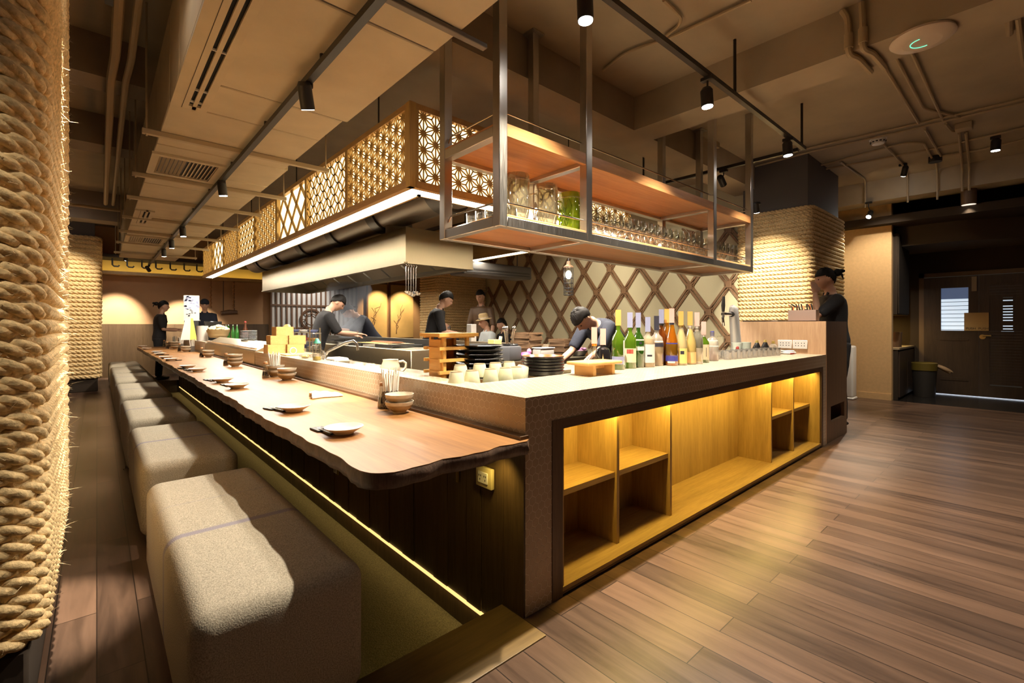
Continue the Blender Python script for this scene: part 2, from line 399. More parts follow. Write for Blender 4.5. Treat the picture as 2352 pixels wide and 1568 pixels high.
# ---------------------------------------------------------------- room shell
PITX0, PITX1, PITY0, PITY1, PITZ = .58, 1.33, 1.51, 12.4, -.26
ZC = 3.42
g = G()
g.box(-2.3, PITX0, -4, 14, -.3, 0); g.box(PITX0, 9.4, -4, PITY0, -.3, 0); g.box(PITX1, 9.4, PITY0, 14, -.3, 0); g.box(PITX0, PITX1, PITY1, 14, -.3, 0)
struct('floor', g, M['floor'], 'dark brown plank floor with a satin shine', 'floor')
g = G(); g.box(9.4, 11.2, -4, 5, -.3, -.002)
M['tilefloor'] = plain('entrance_floor', (.02,.017,.015), .14)
struct('floor_entrance', g, M['tilefloor'], 'dark polished entrance floor in front of the doors', 'floor')
g = G(); g.box(PITX0, PITX1+.01, PITY0, PITY1, -.34, PITZ)
struct('floor_pit', g, M['carpet'], 'olive carpet in the sunken foot well along the counter', 'carpet')
g = G(); g.rbox(.05, 1.293, 1.25, 1.515, -.004, .006, .003, 2)
struct('trim_1', g, M['nosing'], 'olive brown edge board at the near end of the foot well', 'floor trim')
g = G(); g.box(-2.3, 11.2, -4, 14.2, ZC, ZC+.15)
struct('ceiling', g, M['ceiling'], 'brown painted concrete ceiling slab', 'ceiling')
g = G(); g.box(-2.3, 11.2, 14, 14.15, 0, ZC)
struct('wall_back', g, M['plaster'], 'orange tan plaster wall at the far end of the room', 'wall')
g = G(); g.box(-2.3, 3.5, 13.955, 14, 0, 1.215)
for i in range(20): g.box(-2.2+i*.3, -2.19+i*.3, 13.95, 13.956, .1, 1.2)
struct('wainscot_back', g, M['wainscot'], 'brown wood wainscot along the far wall', 'wall panelling')
g = G(); g.box(-2.45, -2.3, -4, 14, 0, ZC); struct('wall_left', g, M['ceil_dark'])
g = G(); g.box(-2.3, 11.2, -4.15, -4, 0, ZC); struct('wall_front', g, M['ceil_dark'])
g = G(); g.box(7.06, 7.2, 2.75, 9.7, 0, ZC)
struct('wall_right', g, M['hessian'], 'pale linen covered wall behind the diamond lattice', 'wall')
g = G(); g.box(9.4, 9.52, 1.5, 5.4, 0, ZC)
struct('wall_entrance', g, M['tanwall'], 'tan papered wall beside the entrance recess', 'wall')
g = G(); g.box(9.385, 9.4, 1.5, 5.4, 0, .1)
struct('baseboard_entrance', g, M['tanwall'], 'tan baseboard under the papered wall', 'baseboard')
g = G(); g.box(7.2, 9.4, 5.3, 5.42, 0, ZC); struct('wall_passage', g, M['darkwall'])
g = G(); g.box(9.52, 11.2, 2.05, 2.2, 0, ZC); struct('wall_recess', g, plain('yellow_recess', (.70,.47,.12), .7))
g = G(); g.box(10.95, 11.1, -4, 2.2, 2.07, ZC); g.box(10.95, 11.1, 1.32, 2.2, 0, 2.07); g.box(10.95, 11.1, -4, -.12, 0, 2.07)
struct('wall_door', g, M['darkwall'], 'dark panelled wall around the double entrance door', 'wall')
g = G(); g.box(9.2, 11.1, -4, 2.2, 2.78, 2.9); struct('ceiling_entrance', g, M['darkwall'], 'low dark ceiling over the entrance', 'ceiling')
# curved bulkhead over the entrance
g = G(); pl = []
for i in range(25):
    t = i/24; y = 1.5 - 3.2*t; x = 9.75 + .55*math.sin(min(1, max(0, (t-.25)/.45))*PI/2*1.0)
    pl.append((x, y))
pl += [(11.0, -1.7), (11.0, 1.5)]
g.prism(pl, 2.47, 2.78)
struct('bulkhead_entrance', g, plain('bulkhead_paint', (.06,.042,.025), .8), 'curved dark bulkhead over the entrance', 'ceiling')

# concrete beams (all with the same soffit level)
def beam(x0, x1, y0, y1, z0, lab, m='ceiling', n=[0]):
    n[0] += 1; g = G(); g.box(x0, x1, y0, y1, z0, ZC); struct('trim_%d' % (n[0]+10), g, M[m], lab, 'ceiling beam')
ZB = 3.1
beam(3.92, 4.27, -4, 2.95, ZB, 'concrete beam crossing above the middle of the hanging shelf')
beam(-2.3, 3.92, 2.60, 2.95, ZB, 'concrete beam behind the near end of the hanging shelf')
beam(4.27, 9.0, 2.60, 2.95, ZB, 'concrete beam behind the far end of the hanging shelf')
beam(8.95, 9.3, -4, 5.3, ZB, 'concrete beam in front of the tan entrance wall')
beam(-2.3, .3, 4.75, 5.05, ZB, 'beam with painted shade above the near end of the aisle', 'ceil_dark')
beam(-2.3, .3, 6.55, 6.9, ZB, 'beam with painted shade above the middle of the aisle', 'ceil_dark')
beam(-2.3, .3, 10.4, 10.8, ZB-.15, 'beam with painted shade near the far rope column', 'ceil_dark')
M['corepaint'] = plain('column_paint', (.10,.085,.075), .7)
# ---------------------------------------------------------------- rope wrapped columns
def rope_mesh(x0, x1, y0, y1, z0, z1, D, step, cr, nside=6, jit=.004):
    hx, hy = (x1-x0)/2 - D*.5, (y1-y0)/2 - D*.5; cx, cy = (x0+x1)/2, (y0+y1)/2
    pts = []
    def seg(a, b):
        Ln = math.hypot(b[0]-a[0], b[1]-a[1]); k = max(1, int(Ln/step))
        for i in range(k): t = i/k; pts.append((a[0]+(b[0]-a[0])*t, a[1]+(b[1]-a[1])*t))
    def arc(c, a0):
        k = max(2, int(cr*PI/2/step))
        for i in range(k): t = a0 + PI/2*i/k; pts.append((c[0]+cr*math.cos(t), c[1]+cr*math.sin(t)))
    seg((hx, -hy+cr), (hx, hy-cr)); arc((hx-cr, hy-cr), 0); seg((hx-cr, hy), (-hx+cr, hy)); arc((-hx+cr, hy-cr), PI/2)
    seg((-hx, hy-cr), (-hx, -hy+cr)); arc((-hx+cr, -hy+cr), PI); seg((-hx+cr, -hy), (hx-cr, -hy)); arc((hx-cr, -hy+cr), 1.5*PI)
    P = np.array(pts); P = P + (cx, cy); m = len(P)
    T = np.roll(P, -1, 0) - np.roll(P, 1, 0); ds = np.linalg.norm(np.roll(P, -1, 0)-P, axis=1); T = T/np.linalg.norm(T, axis=1)[:, None]
    Nn = np.stack([T[:, 1], -T[:, 0]], 1); s = np.concatenate([[0], np.cumsum(ds)[:-1]]); per = ds.sum()
    turns = max(1, round(per/(D*2.7))); rs, a = .255*D, .315*D
    nl = int((z1-z0)/D*1.0); Vs, Qs = [], []; base = 0; rg = np.random.RandomState(3)
    tt = np.arange(nside)/nside*2*PI
    for k in range(nl):
        zc = z0 + D*(k+.5); ph0 = rg.rand()*6.28; wob = jit*np.sin(s/per*2*PI*3+rg.rand()*6)
        for j in range(3):
            ph = -(2*PI*turns*s/per) + ph0 + j*2*PI/3
            cen_n = rs*np.cos(ph); cen_z = rs*np.sin(ph) + zc + wob
            on = cen_n[:, None] + a*np.cos(tt)[None]; oz = cen_z[:, None] + a*np.sin(tt)[None]
            X = P[:, 0, None] + Nn[:, 0, None]*on; Y = P[:, 1, None] + Nn[:, 1, None]*on
            Vs.append(np.stack([X, Y, oz], -1).reshape(-1, 3))
            i0 = np.arange(m)[:, None]*nside; i1 = ((np.arange(m)+1) % m)[:, None]*nside; q = np.arange(nside)[None]; q1 = (q+1) % nside
            Qs.append(np.stack([i0+q, i1+q, i1+q1, i0+q1], -1).reshape(-1, 4)+base); base += m*nside
    return np.concatenate(Vs), np.concatenate(Qs)
def rope_column(label, x0, x1, y0, y1, zb, zt, D, step, cr, nside):
    t = thing('rope_column', label, 'column', ((x0+x1)/2, (y0+y1)/2, 0)); ox, oy = t.location.x, t.location.y
    V, Q = rope_mesh(x0, x1, y0, y1, zb, zt, D, step, cr, nside); V = V - (ox, oy, 0)
    o = bpy.data.objects.new('rope_wrap', mesh_np('rope_wrap', V, Q, M['rope'])); COL.objects.link(o); o.parent = t
    g = G(); i = D*.75+cr*.45; g.box(x0+i-ox, x1-i-ox, y0+i-oy, y1-i-oy, 0, ZC-.001); obj('core', g, M['corepaint'], t, smooth=False); i = D*.45; obj('rope_backing', G().rbox(x0+i-ox, x1-i-ox, y0+i-oy, y1-i-oy, zb, zt-.01, cr*.8, 3), M['rope'], t)
    g = G(); i = D*.8; g.rbox(x0+i-ox, x1-i-ox, y0+i-oy, y1-i-oy, 0, zb-.01, .01, 1); obj('plinth', g, M['darkwall'], t)
    return t
RC1 = rope_column('rope wrapped column filling the left edge, nearest of the four', -.80, -.105, 1.88, 3.35, .28, 3.4, .052, .014, .09, 7)
rope_column('far rope wrapped column on the left, behind the last stools', -1.3, .075, 11.2, 12.6, .235, 2.80, .075, .03, .1, 5)
rope_column('rope wrapped column behind the host desk', 6.78, 8.36, 1.86, 2.84, .1, 2.76, .055, .018, .1, 5)
rope_column('rope wrapped column at the back of the kitchen, by the diamond lattice', 5.63, 7.05, 8.78, 9.63, .1, 2.7, .06, .03, .08, 4)
# loose fibres on the near column
g = G(); r2 = random.Random(5)
for i in range(1500):
    z = r2.uniform(.3, 3.2); 
    if r2.random() < .75: p = Vector((-.105-r2.uniform(0,.006), r2.uniform(2.0, 3.3), z)); d = Vector((r2.uniform(.3,1), r2.uniform(-.8,.8), r2.uniform(-.6,.6)))
    else: p = Vector((r2.uniform(-.4,-.12), 1.885, z)); d = Vector((r2.uniform(-.6,.6), -r2.uniform(.3,1), r2.uniform(-.6,.6)))
    Ln = r2.uniform(.012, .035) * (2.2 if r2.random() < .04 else 1); d = d.normalized()*Ln; k = Vector((r2.uniform(-1,1), r2.uniform(-1,1), r2.uniform(-1,1)))*Ln*.25
    b0 = Vector((0, .0005, .0005)); g.add([p-b0, p+b0, p+d*.5+k+b0*.7, p+d*.5+k-b0*.7, p+d], [(0,1,2,3), (3,2,4)])
g.xf(Matrix.Translation(-RC1.location)); o = obj('rope_fibre', g, M['fibre'], RC1, uv=False); o['kind'] = 'stuff'

# ---------------------------------------------------------------- sisal wall lattice (diamonds) on the right wall
dl = thing('diamond_wall_lattice', 'brown double strip diamond lattice on the pale linen wall', 'wall lattice', (7.06, 2.86, 0)); 
pz, py_ = .41, .616
g = G(); Y0, Y1, Z0, Z1 = 0.0, 5.9, .75, 2.75
def clipseg(u0, v0, u1, v1, a0, a1, b0, b1):
    du, dv = u1-u0, v1-v0; t0, t1 = 0., 1.
    for p, q in ((-du, u0-a0), (du, a1-u0), (-dv, v0-b0), (dv, b1-v0)):
        if abs(p) < 1e-9:
            if q < 0: return None
        else:
            r = q/p
            if p < 0:
                if r > t1: return None
                t0 = max(t0, r)
            else:
                if r < t0: return None
                t1 = min(t1, r)
    return (u0+du*t0, v0+dv*t0, u0+du*t1, v0+dv*t1)
zref = 1.2 + .078*7.05*1.28/1.28   # a row of crossings sits here
zref = atx(1435, 668, 7.05).z; yref = atx(1435, 668, 7.05).y - 2.86
slope = pz/(py_/2)
knots = set()
for sgn in (1, -1):
    nrm = math.hypot(1, slope); oy = .03*slope/nrm; 
    for k in range(-30, 30):
        yb = yref + k*py_
        for off in (-.026, .026):
            s = clipseg(yb-8, zref-sgn*slope*8+off*nrm, yb+8, zref+sgn*slope*8+off*nrm, Y0, Y1, Z0, Z1)
            if s and math.hypot(s[2]-s[0], s[3]-s[1]) > .05: g.bar((-.016-.004*sgn, s[0], s[1]), (-.016-.004*sgn, s[2], s[3]), .034, .026, up=(1,0,0))
obj('strip', g, M['diag'], dl, smooth=False)
for i in range(-30, 30):
    for j in range(-8, 8):
        y = yref + i*py_/2; z = zref + j*pz
        if (i + j) % 2: continue
        if Y0+.05 < y < Y1-.05 and Z0+.05 < z < Z1-.05:
            g = G()
            for a in (1, -1):
                dy, dz = .5*.15, a*.5*.15*slope*.75
                for o2 in (-.05, 0, .05):
                    g.bar((-.032, y-dy*.9, z-dz*.9+o2), (-.032, y+dy*.9, z+dz*.9+o2), .020, .016, up=(1,0,0))
            g.cbox((-.032, y, z), .03, .09, .10)
            obj('tie_knot', g, M['diag'], dl, smooth=False)

# ---------------------------------------------------------------- entrance door and recess
for k, (ya, yb) in enumerate(((.607, 1.294), (-.08, .603))):
    d = G(); D0 = 10.92
    t = bpy.data.objects.new('door_%d' % (k+1), None); COL.objects.link(t); t.location = (D0, (ya+yb)/2, 0); t['kind'] = 'structure'
    t['label'] = ('dark wooden entrance door leaf with a bright slatted pane', 'dark wooden entrance door leaf with narrow bright louvres')[k]; t['category'] = 'door'
    w2 = (yb-ya)/2
    if k == 0:
        wy0, wy1, wz0, wz1 = -.22, .12, 1.1, 1.83
        d.box(0, .04, -w2, wy0, .01, 2.02); d.box(0, .04, wy1, w2, .01, 2.02); d.box(0, .04, wy0, wy1, .01, wz0); d.box(0, .04, wy0, wy1, wz1, 2.02)
        d.box(-.008, 0, wy0, wy1, .25, .3); d.box(-.008, 0, wy0, wy1, .93, .98)
    else:
        wy0, wy1, wz0, wz1 = -.04, .12, 1.08, 1.62
        d.box(0, .04, -w2, -.14, .01, 2.02); d.box(0, .04, .22, w2, .01, 2.02); d.box(0, .04, -.14, .22, .01, .2); d.box(0, .04, -.14, .22, 1.86, 2.02)
        for i in range(36):
            z = .22 + i*.046
            if wz0 < z < wz1:
                d.box(.01, .03, -.14, -.04, z, z+.046); d.box(.01, .03, .07, .22, z, z+.046); d.box(.01, .03, -.04, .07, z, z+.030 if i % 7 else z+.046)
            else: d.box(.006, .03, -.14, .22, z, z+.043)
    obj('door_leaf', d, M['door'], t, smooth=False)
    if k == 0:
        g = G(); g.box(.03, .036, wy0, wy1, wz0, wz1-.19); obj('daylight_pane', g, emit('daylight_pane', (.72,.86,1.0), .52), t, smooth=False)
        g = G(); g.box(.03, .036, wy0, wy1, wz1-.19, wz1); obj('upper_pane', g, emit('dim_pane', (.12,.17,.30), .3), t, smooth=False)
        g = G()
        for i in range(8): g.box(.02, .03, wy0, wy1, wz0+.01+i*.068, wz0+.018+i*.068)
        obj('slat', g, plain('pale_slat', (.20,.22,.25), .6), t, smooth=False)
    else:
        g = G(); g.box(.034, .038, -.05, .09, 1.08, 1.62); obj('daylight_pane', g, emit('daylight_pane_2', (.72,.86,1.0), .5), t, smooth=False)
        g = G(); g.cyl((-.03, .3, 1.02), (-.03, .2, 1.02), .013); g.cyl((0, .3, 1.02), (-.03, .3, 1.02), .014); g.cyl((0,.3,1.0),(-.01,.3,1.0),.04); obj('door_handle', g, M['brass'], t)
g = G(); g.box(10.925, 10.945, 1.294, 1.36, 0, 2.1); g.box(10.925, 10.945, -.12, 1.36, 2.03, 2.1); g.box(10.925, 10.945, -.15, -.08, 0, 2.1)
struct('trim_5', g, plain('door_frame_wood', (.13,.08,.045), .5), 'brown frame around the double entrance door', 'door frame')
g = G(); g.box(10.93, 10.935, -.08, 1.29, .0, .012); struct('trim_6', g, emit('door_gap_light', (.8,.88,1.0), .6), 'strip of daylight under the entrance doors', 'door gap')
o = obj('door_sign', G().box(10.90, 10.918, .49, .78, 1.10, 1.40), plain('kraft_sign', (.55,.38,.17), .6), smooth=False); tag(o, 'tan square sign hanging over the join of the entrance doors', 'sign')
cu = bpy.data.curves.new('sign_text', 'FONT'); cu.body = 'PUSH  PUSH'; cu.size = .05; cu.extrude = .0005
tx = bpy.data.objects.new('tmp', cu); COL.objects.link(tx); bpy.context.view_layer.update(); me_ = bpy.data.meshes.new_from_object(tx.evaluated_get(bpy.context.evaluated_depsgraph_get())); bpy.data.objects.remove(tx); me_.materials.clear(); me_.materials.append(M['black'])
tx = obj('sign_lettering', me_, parent=o); tx.location = (10.898, .76, 1.12); tx.rotation_euler = (PI/2, 0, -PI/2)
t = thing('door_closer', 'slim metal door closer at the top of the double door', 'door closer', (10.9, .66, 1.98)); obj('closer_arm', G().box(-.02, .01, -.03, .03, -.22, .02), plain('closer_metal', (.25,.19,.13), .4, .6), t)
# recess cabinets
c = thing('wall_cabinet', 'dark upper cabinet in the entrance recess', 'cabinet', (9.52, 1.44, 1.36)); g = G(); g.rbox(0, .95, 0, .55, .0, 1.3, .008, 1); obj('cabinet_body', g, M['darkwall'], c); obj('cabinet_door', G().box(.02, .93, -.012, 0, .02, 1.28), M['darkwall'], c)
c = thing('side_counter', 'low dark counter with a pale top in the entrance recess', 'counter', (9.52, 1.42, 0)); g = G(); g.box(0, 1.42, .02, .62, 0, .80); obj('counter_body', g, M['darkwall'], c, smooth=False)
g = G(); g.box(-.01, 1.42, 0, .62, .80, .83); obj('countertop', g, plain('recess_top', (.32,.25,.16), .4), c, smooth=False)
for i in range(2): obj('cabinet_door', G().box(.03+i*.7, .7+i*.7, .0, .02, .04, .77), M['door'], c, smooth=False)
area('recess_lamp_light', (10.2, 1.8, 1.34), .9, .2, 6, col=(1,.72,.25))
c = thing('utensil_crock', 'dark crock holding tools on the recess counter', 'container', (9.9, 1.55, .83)); obj('crock', G().lathe([(0,0),(.1,0),(.11,.25),(.1,.25),(.09,.02)], 20), M['deskdark'], c)
for i in range(4): g = G(); g.bar((.02*i-.03, 0, .1), (.11*i-.14, .03*i, .36+.02*i), .02, .02); obj('utensil', g, M['black'], c)
c = thing('light_switch_plate', 'switch plate on the yellow wall of the recess', 'switch', (10.5, 2.045, 1.05)); obj('plate', G().rbox(-.09,.09,-.01,0,-.07,.07,.005,1), M['cream'], c); obj('rocker', G().box(-.05,.05,-.016,-.01,-.04,.04), M['white'], c)
c = thing('waste_bin', 'round dim bin with a yellow liner beside the entrance door', 'bin', (10.35, 1.22, 0)); obj('bin_body', G().lathe([(0,0),(.14,0),(.165,.55),(.15,.55),(.13,.03)], 24), plain('bin_grey', (.035,.03,.026), .4), c)
obj('bin_liner', G().lathe([(.168,.44),(.172,.56),(.15,.57),(.14,.45)], 24), plain('yellow_liner', (.13,.09,.012), .5), c)
o = obj('glove', G().ball((10.36, .98, .48), .05, .13, .035, 12, 8, Matrix.Rotation(.5,3,'X')).cyl((10.36,1.06,.52),(10.36,.9,.42),.03), plain('glove_tan', (.30,.19,.10), .6)); tag(o, 'pale glove draped on the rim of the entrance bin', 'glove')
# air purifier
c = thing('air_purifier', 'white upright air purifier standing against the tan wall', 'air purifier', (9.12, 2.12, 0))
obj('purifier_body', G().rbox(-.13, .13, -.2, .2, .03, .86, .03, 3), M['whitep'], c); obj('purifier_base', G().rbox(-.14, .14, -.21, .21, 0, .035, .01, 1), M['whitep'], c)
g = G()
for i in range(12): g.box(-.131, -.129, -.12, .12, .12+i*.03, .13+i*.03)
obj('intake_grille', g, plain('grille_grey', (.4,.36,.32), .5), c, smooth=False)
# ---------------------------------------------------------------- bar counter clad in hexagon tile
BX0, BX1, BY0, BZ = 1.31, 5.45, 1.386, .90
NX0, NX1, NZ0, NZ1, NYB = 1.533, 5.29, .041, .742, 1.735
bar_ = thing('bar_counter', 'long bar counter clad in cream hexagon tiles with lit shelf niche', 'bar counter', (0, 0, 0))
g = G(); 
g.box(BX0, NX0-.065, BY0, BY0+.51, 0, BZ)                       # left pier
g.box(NX1+.055, BX1, BY0, BY0+.51, 0, BZ)                       # right pier
g.box(NX0-.065, NX1+.055, BY0, BY0+.51, NZ1+.043, BZ)           # top slab
g.box(NX0-.065, NX1+.055, NYB+.02, BY0+.51, 0, NZ1+.043)        # behind the niche
g.box(BX0+.052, BX0+.15, BY0+.51, 4.9, .0, .752); g.box(BX0, BX0+.15, BY0+.51, 4.9, .752, BZ); g.box(BX0+.052, BX0+.42, 4.9, 5.75, 0, .752); g.box(BX0, BX0+.42, 4.9, 5.75, .752, BZ)                      # ledge along the dining counter
obj('tiled_body', g, M['tile'], bar_, smooth=False)
g = G(); y = BY0-.004
for xa, xb in ((NX0-.065, NX0), (NX1, NX1+.055)): obj('niche_jamb', G().box(xa, xb, y, NYB, 0.0, NZ1+.043), M['darkwoodz'], bar_, smooth=False)
g = G(); g.box(NX0, NX1, y, BY0+.05, NZ1, NZ1+.043); g.box(NX0, NX1, BY0+.05, NYB, NZ1+.02, NZ1+.043); g.box(NX0, NX1, y, NYB, 0.012, NZ0-.02); obj('niche_rail', g, M['darkwood'], bar_, smooth=False)
g = G(); g.box(NX0, NX1, y+.002, NYB, NZ0-.02, NZ0); obj('bottom_board', g, M['oakx'], bar_, smooth=False)
g = G(); g.box(NX0, NX1, NYB, NYB+.02, NZ0, NZ1+.02); obj('back_board', g, M['oak'], bar_, smooth=False)
for xa in (NX0, NX1-.018): obj('end_board', G().box(xa, xa+.018, y+.01, NYB, NZ0, NZ1+.02), M['oak'], bar_, smooth=False)
DV = [2.05, 2.59, 4.22, 4.76]
for x in DV: obj('divider', G().box(x, x+.022, 1.466, NYB, NZ0, NZ1+.02), M['oak'], bar_, smooth=False)
for xa, xb in ((NX0+.018, DV[0]), (DV[0]+.022, DV[1]), (DV[2]+.022, DV[3]), (DV[3]+.022, NX1-.018)):
    obj('shelf_board', G().box(xa, xb, 1.478, NYB, .392, .42), M['oakx'], bar_, smooth=False)
g = G(); g.box(NX0+.02, NX1-.02, BY0+.052, BY0+.066, NZ1+.004, NZ1+.014); obj('led_strip', g, M['ledy'], bar_, smooth=False)
area('niche_led_light', ((NX0+NX1)/2, BY0+.075, NZ1+.012), NX1-NX0-.1, .015, 14, direction=(0,.35,-1), col=(1,.70,.16), parent=bar_)

# ---------------------------------------------------------------- dining counter (thick live edge top on a plank front)
TX0, TX1, TY0, TY1, TZ = .627, 1.309, 1.345, 12.35, .737
tb = thing('dining_counter', 'long live edge wooden dining counter with low stools along it', 'counter', (0, 0, 0))
pts = []
def edge_x(y): return TX0 + .005*math.sin(y*4.1) + .004*math.sin(y*11.7+1) + .003*math.sin(y*31+2)
ys = [TY0 + .08 + i*.03 for i in range(int((TY1-TY0-.1)/.03))]
outl = [(TX1, TY0+.02)]
for i in range(1, 20): x = TX1 - (TX1-TX0-.07)*i/19; outl.append((x, TY0 + .008*math.sin(x*23) + .005*math.sin(x*51)))
for i in range(1, 6): t = PI/2*i/6; outl.append((TX0+.07-.07*math.sin(t), TY0+.08-.08*math.cos(t)))
outl += [(edge_x(y), y) for y in ys] + [(TX0, TY1), (TX1, TY1)]
g = G(); g.prism(outl[::-1], TZ-.004, TZ); obj('tabletop', g, M['table'], tb)
# bark edge below the top face
n = len(outl); vs = []; fs = []
rb = random.Random(2)
for i, (x, y) in enumerate(outl):
    w0 = .004*math.sin(i*1.7)+.004*rb.uniform(-1,1)
    ix = 1 if x < TX1-.02 else 0; nx = -1 if (y > TY0+.09) else 0; ny = -1 if y < TY0+.09 else 0
    for z, o in ((TZ-.003, .0), (TZ-.012, .004), (TZ-.032, .006+w0), (TZ-.052, .0+w0*.6), (TZ-.058, -.02)): vs.append((x+nx*o*ix, y+ny*o*ix, z))
for i in range(n-2):
    for k in range(4): a = i*5+k; fs.append((a, a+1, a+6, a+5))
g = G(); g.add(vs, fs); obj('bark_edge', g, M['bark'], tb, ang=60)
obj('underside', G().prism([(x+(.012 if x<TX1-.02 else 0), y+.01) for x, y in outl][::-1], TZ-.056, TZ-.005), M['panel'], tb, smooth=False)
g = G(); g.box(TX1-.045, TX1, TY0+.02, TY1, TZ, TZ+.014); obj('wall_moulding', g, M['darkwood'], tb, smooth=False)
g = G(); yy = BY0+.002; k = 0
while yy < TY1-.2:
    wv = rb.choice((.13, .16, .2, .11)); g.box(TX1-.006+.003*(k % 2), TX1+.0, yy, min(yy+wv-.005, TY1-.2), -.105, TZ-.056); yy += wv; k += 1
g.box(TX1-.001, TX1+.03, BY0+.515, TY1-.2, -.105, TZ-.056)
obj('plank_front', g, M['panel'], tb, smooth=False)
obj('kick_board', G().box(TX1+.02, TX1+.05, PITY0, TY1-.2, PITZ, -.105), M['panel'], tb, smooth=False)
obj('led_line', G().box(TX1-.009, TX1-.001, PITY0+.02, TY1-.3, -.121, -.106), emit('kick_led', (1,.66,.22), .9), tb, smooth=False)
area('kick_led_light', (TX1+.005, (PITY0+TY1)/2, -.118), TY1-PITY0-.2, .02, 2.4, direction=(-.4,0,-1), col=(1,.78,.4), parent=tb)
# second part of the ledge further along: steel cold case then tile
cc = thing('cold_display_case', 'stainless cold display case set in the counter beyond the tiled ledge', 'display case', (0, 0, 0))
g = G(); g.prism([(BX0+.052, 0), (BX0+.55, 0), (BX0+.55, .92), (BX0+.2, 1.0), (BX0, .9), (BX0, .752), (BX0+.052, .752)], 5.77, 8.9, lambda x, y, z: (x, z, y)); obj('case_body', g, M['steel2'], cc, smooth=False)
obj('case_rail', G().tube([(BX0+.02, 5.8, .93), (BX0+.02, 8.88, .93)], .012, 8), M['chrome'], cc)
o = obj('counter_ledge', G().box(BX0+.052, BX0+.2, 8.92, TY1, 0, .752).box(BX0, BX0+.2, 8.92, TY1, .752, .92), M['tile'], smooth=False); tag(o, 'tiled ledge at the far end of the dining counter', 'ledge')
g = G(); g.box(BX0+.16, 2.02, 1.91, 4.89, 0, .82); o = obj('prep_counter', g, M['steel2'], smooth=False); tag(o, 'stainless prep counter behind the near tiled ledge', 'counter')
g = G(); g.box(2.03, BX1-.02, 1.90, 2.55, 0, .88); o = obj('back_bar_counter', g, M['steel2'], smooth=False); tag(o, 'stainless back counter behind the bar top', 'counter')
g = G(); g.box(1.87, 2.1, 5.78, TY1, 0, .86); o = obj('rear_prep_counter', g, M['steel2'], smooth=False); tag(o, 'steel counter behind the cold display case', 'counter')

# ---------------------------------------------------------------- stools (long upholstered blocks)
STY = [(1.42,2.84),(3.2,4.46),(4.78,6.1),(6.5,7.85),(8.2,9.5),(9.75,11.05),(11.35,12.6)]
for i, (ya, yb) in enumerate(STY):
    t = thing('stool', ('%s grey green upholstered block stool along the dining counter' % ORD[i]) if i < 6 else 'farthest grey green upholstered block stool, by the far wall', 'stool', (.175, ya, 0), 0, 'upholstered stools along the counter')
    Ln = yb-ya
    g = G(); g.rbox(0, .47, 0, Ln, .035, .44, .055, 5); o = obj('seat', g, M['tweed'], t, ang=60)
    o.scale = (1, 1, 1)
    obj('base', G().box(.03, .40, .03, Ln-.03, 0, .04), M['black'], t, smooth=False)

# ---------------------------------------------------------------- host desk
hd = thing('host_desk', 'wooden host desk standing at the far end of the bar', 'desk', (0,0,0))
obj('side_panel', G().box(BX1+.002, BX1+.03, BY0, 2.31, 0, 1.235), M['desk'], hd, smooth=False)
g = G(); g.box(BX1+.03, 6.235, BY0, BY0+.03, .36, 1.235); g.box(BX1+.03, 5.62, BY0, BY0+.03, 0, .36); g.box(6.13, 6.235, BY0, BY0+.03, 0, .36); g.box(5.62, 6.13, BY0, BY0+.03, 0, .2); g.box(6.205, 6.235, BY0+.03, 2.31, 0, 1.1)
obj('front_panel', g, M['deskdark'], hd, smooth=False)
obj('recess_box', G().box(5.6, 6.15, BY0+.26, BY0+.28, .15, .4), M['black'], hd, smooth=False)
obj('desk_top', G().box(BX1+.03, 5.75, BY0+.03, 2.31, 1.19, 1.235), M['desk'], hd, smooth=False)
obj('inner_shelf', G().box(5.75, 6.205, BY0+.03, 2.31, .98, 1.0), M['deskdark'], hd, smooth=False)

# ---------------------------------------------------------------- hanging steel shelf over the bar
HX = [1.664, 2.42, 4.26, 5.11]; HY0, HY1 = 1.97, 2.515; P6 = .06; HZ0, HZ1 = 1.75, 2.26
hs = thing('hanging_shelf', 'two tier brushed steel and wood shelf hung from the ceiling over the bar', 'shelf', (0,0,0))
for x in HX:
    obj('front_post', G().rbox(x, x+P6, HY0, HY0+P6, HZ0, ZC-.001, .003, 1), M['steel'], hs)
for x in (1.664, 2.46, 4.30, 5.11):
    o = G().rbox(x, x+P6, HY1, HY1+P6, HZ0, ZC-.001, .003, 1); o.box(x-.03, x+P6+.03, HY1-.03, HY1+P6+.03, ZC-.012, ZC-.002); obj('back_post', o, M['steel'], hs)
for z, nm in ((HZ0, 'lower'), (HZ1, 'upper')):
    e = .0012
    if z == HZ0:
        obj('front_rail', G().rbox(HX[0]+P6, HX[3], HY0+e, HY0+P6-e, z+e, z+P6, .003, 1), M['steel'], hs)
    obj('back_rail', G().rbox(HX[0]+P6, HX[3], HY1+e, HY1+P6-e, z+e, z+P6, .003, 1), M['steel'], hs)
    for x in HX: obj('cross_rail', G().rbox(x+e, x+P6-e, HY0+P6, HY1, z+e, z+P6, .003, 1), M['steel'], hs)
    obj('shelf_board', G().rbox(HX[0]+.03 if z==HZ0 else HX[0]+.005, HX[3]+P6-.01, HY0+.008, HY1+P6-.005, z+P6-.03, z+P6+.014, .003, 1), M['shelf'], hs)
obj('shelf_fascia', G().rbox(HX[0]+P6, HX[3], HY0+.004, HY0+.03, HZ1, HZ1+.075, .003, 1), M['shelf'], hs)
for z in (HZ0+P6+.085, HZ1+P6+.085):
    p = [(HX[0]+.03, HY1+.02, z-.05), (HX[0]+.03, HY1-.03, z), (HX[0]+.03, HY0+.03, z), (HX[3]+.03, HY0+.03, z), (HX[3]+.03, HY1, z)]
    obj('guard_rail', G().tube(p, .0055, 8), M['chrome'], hs)

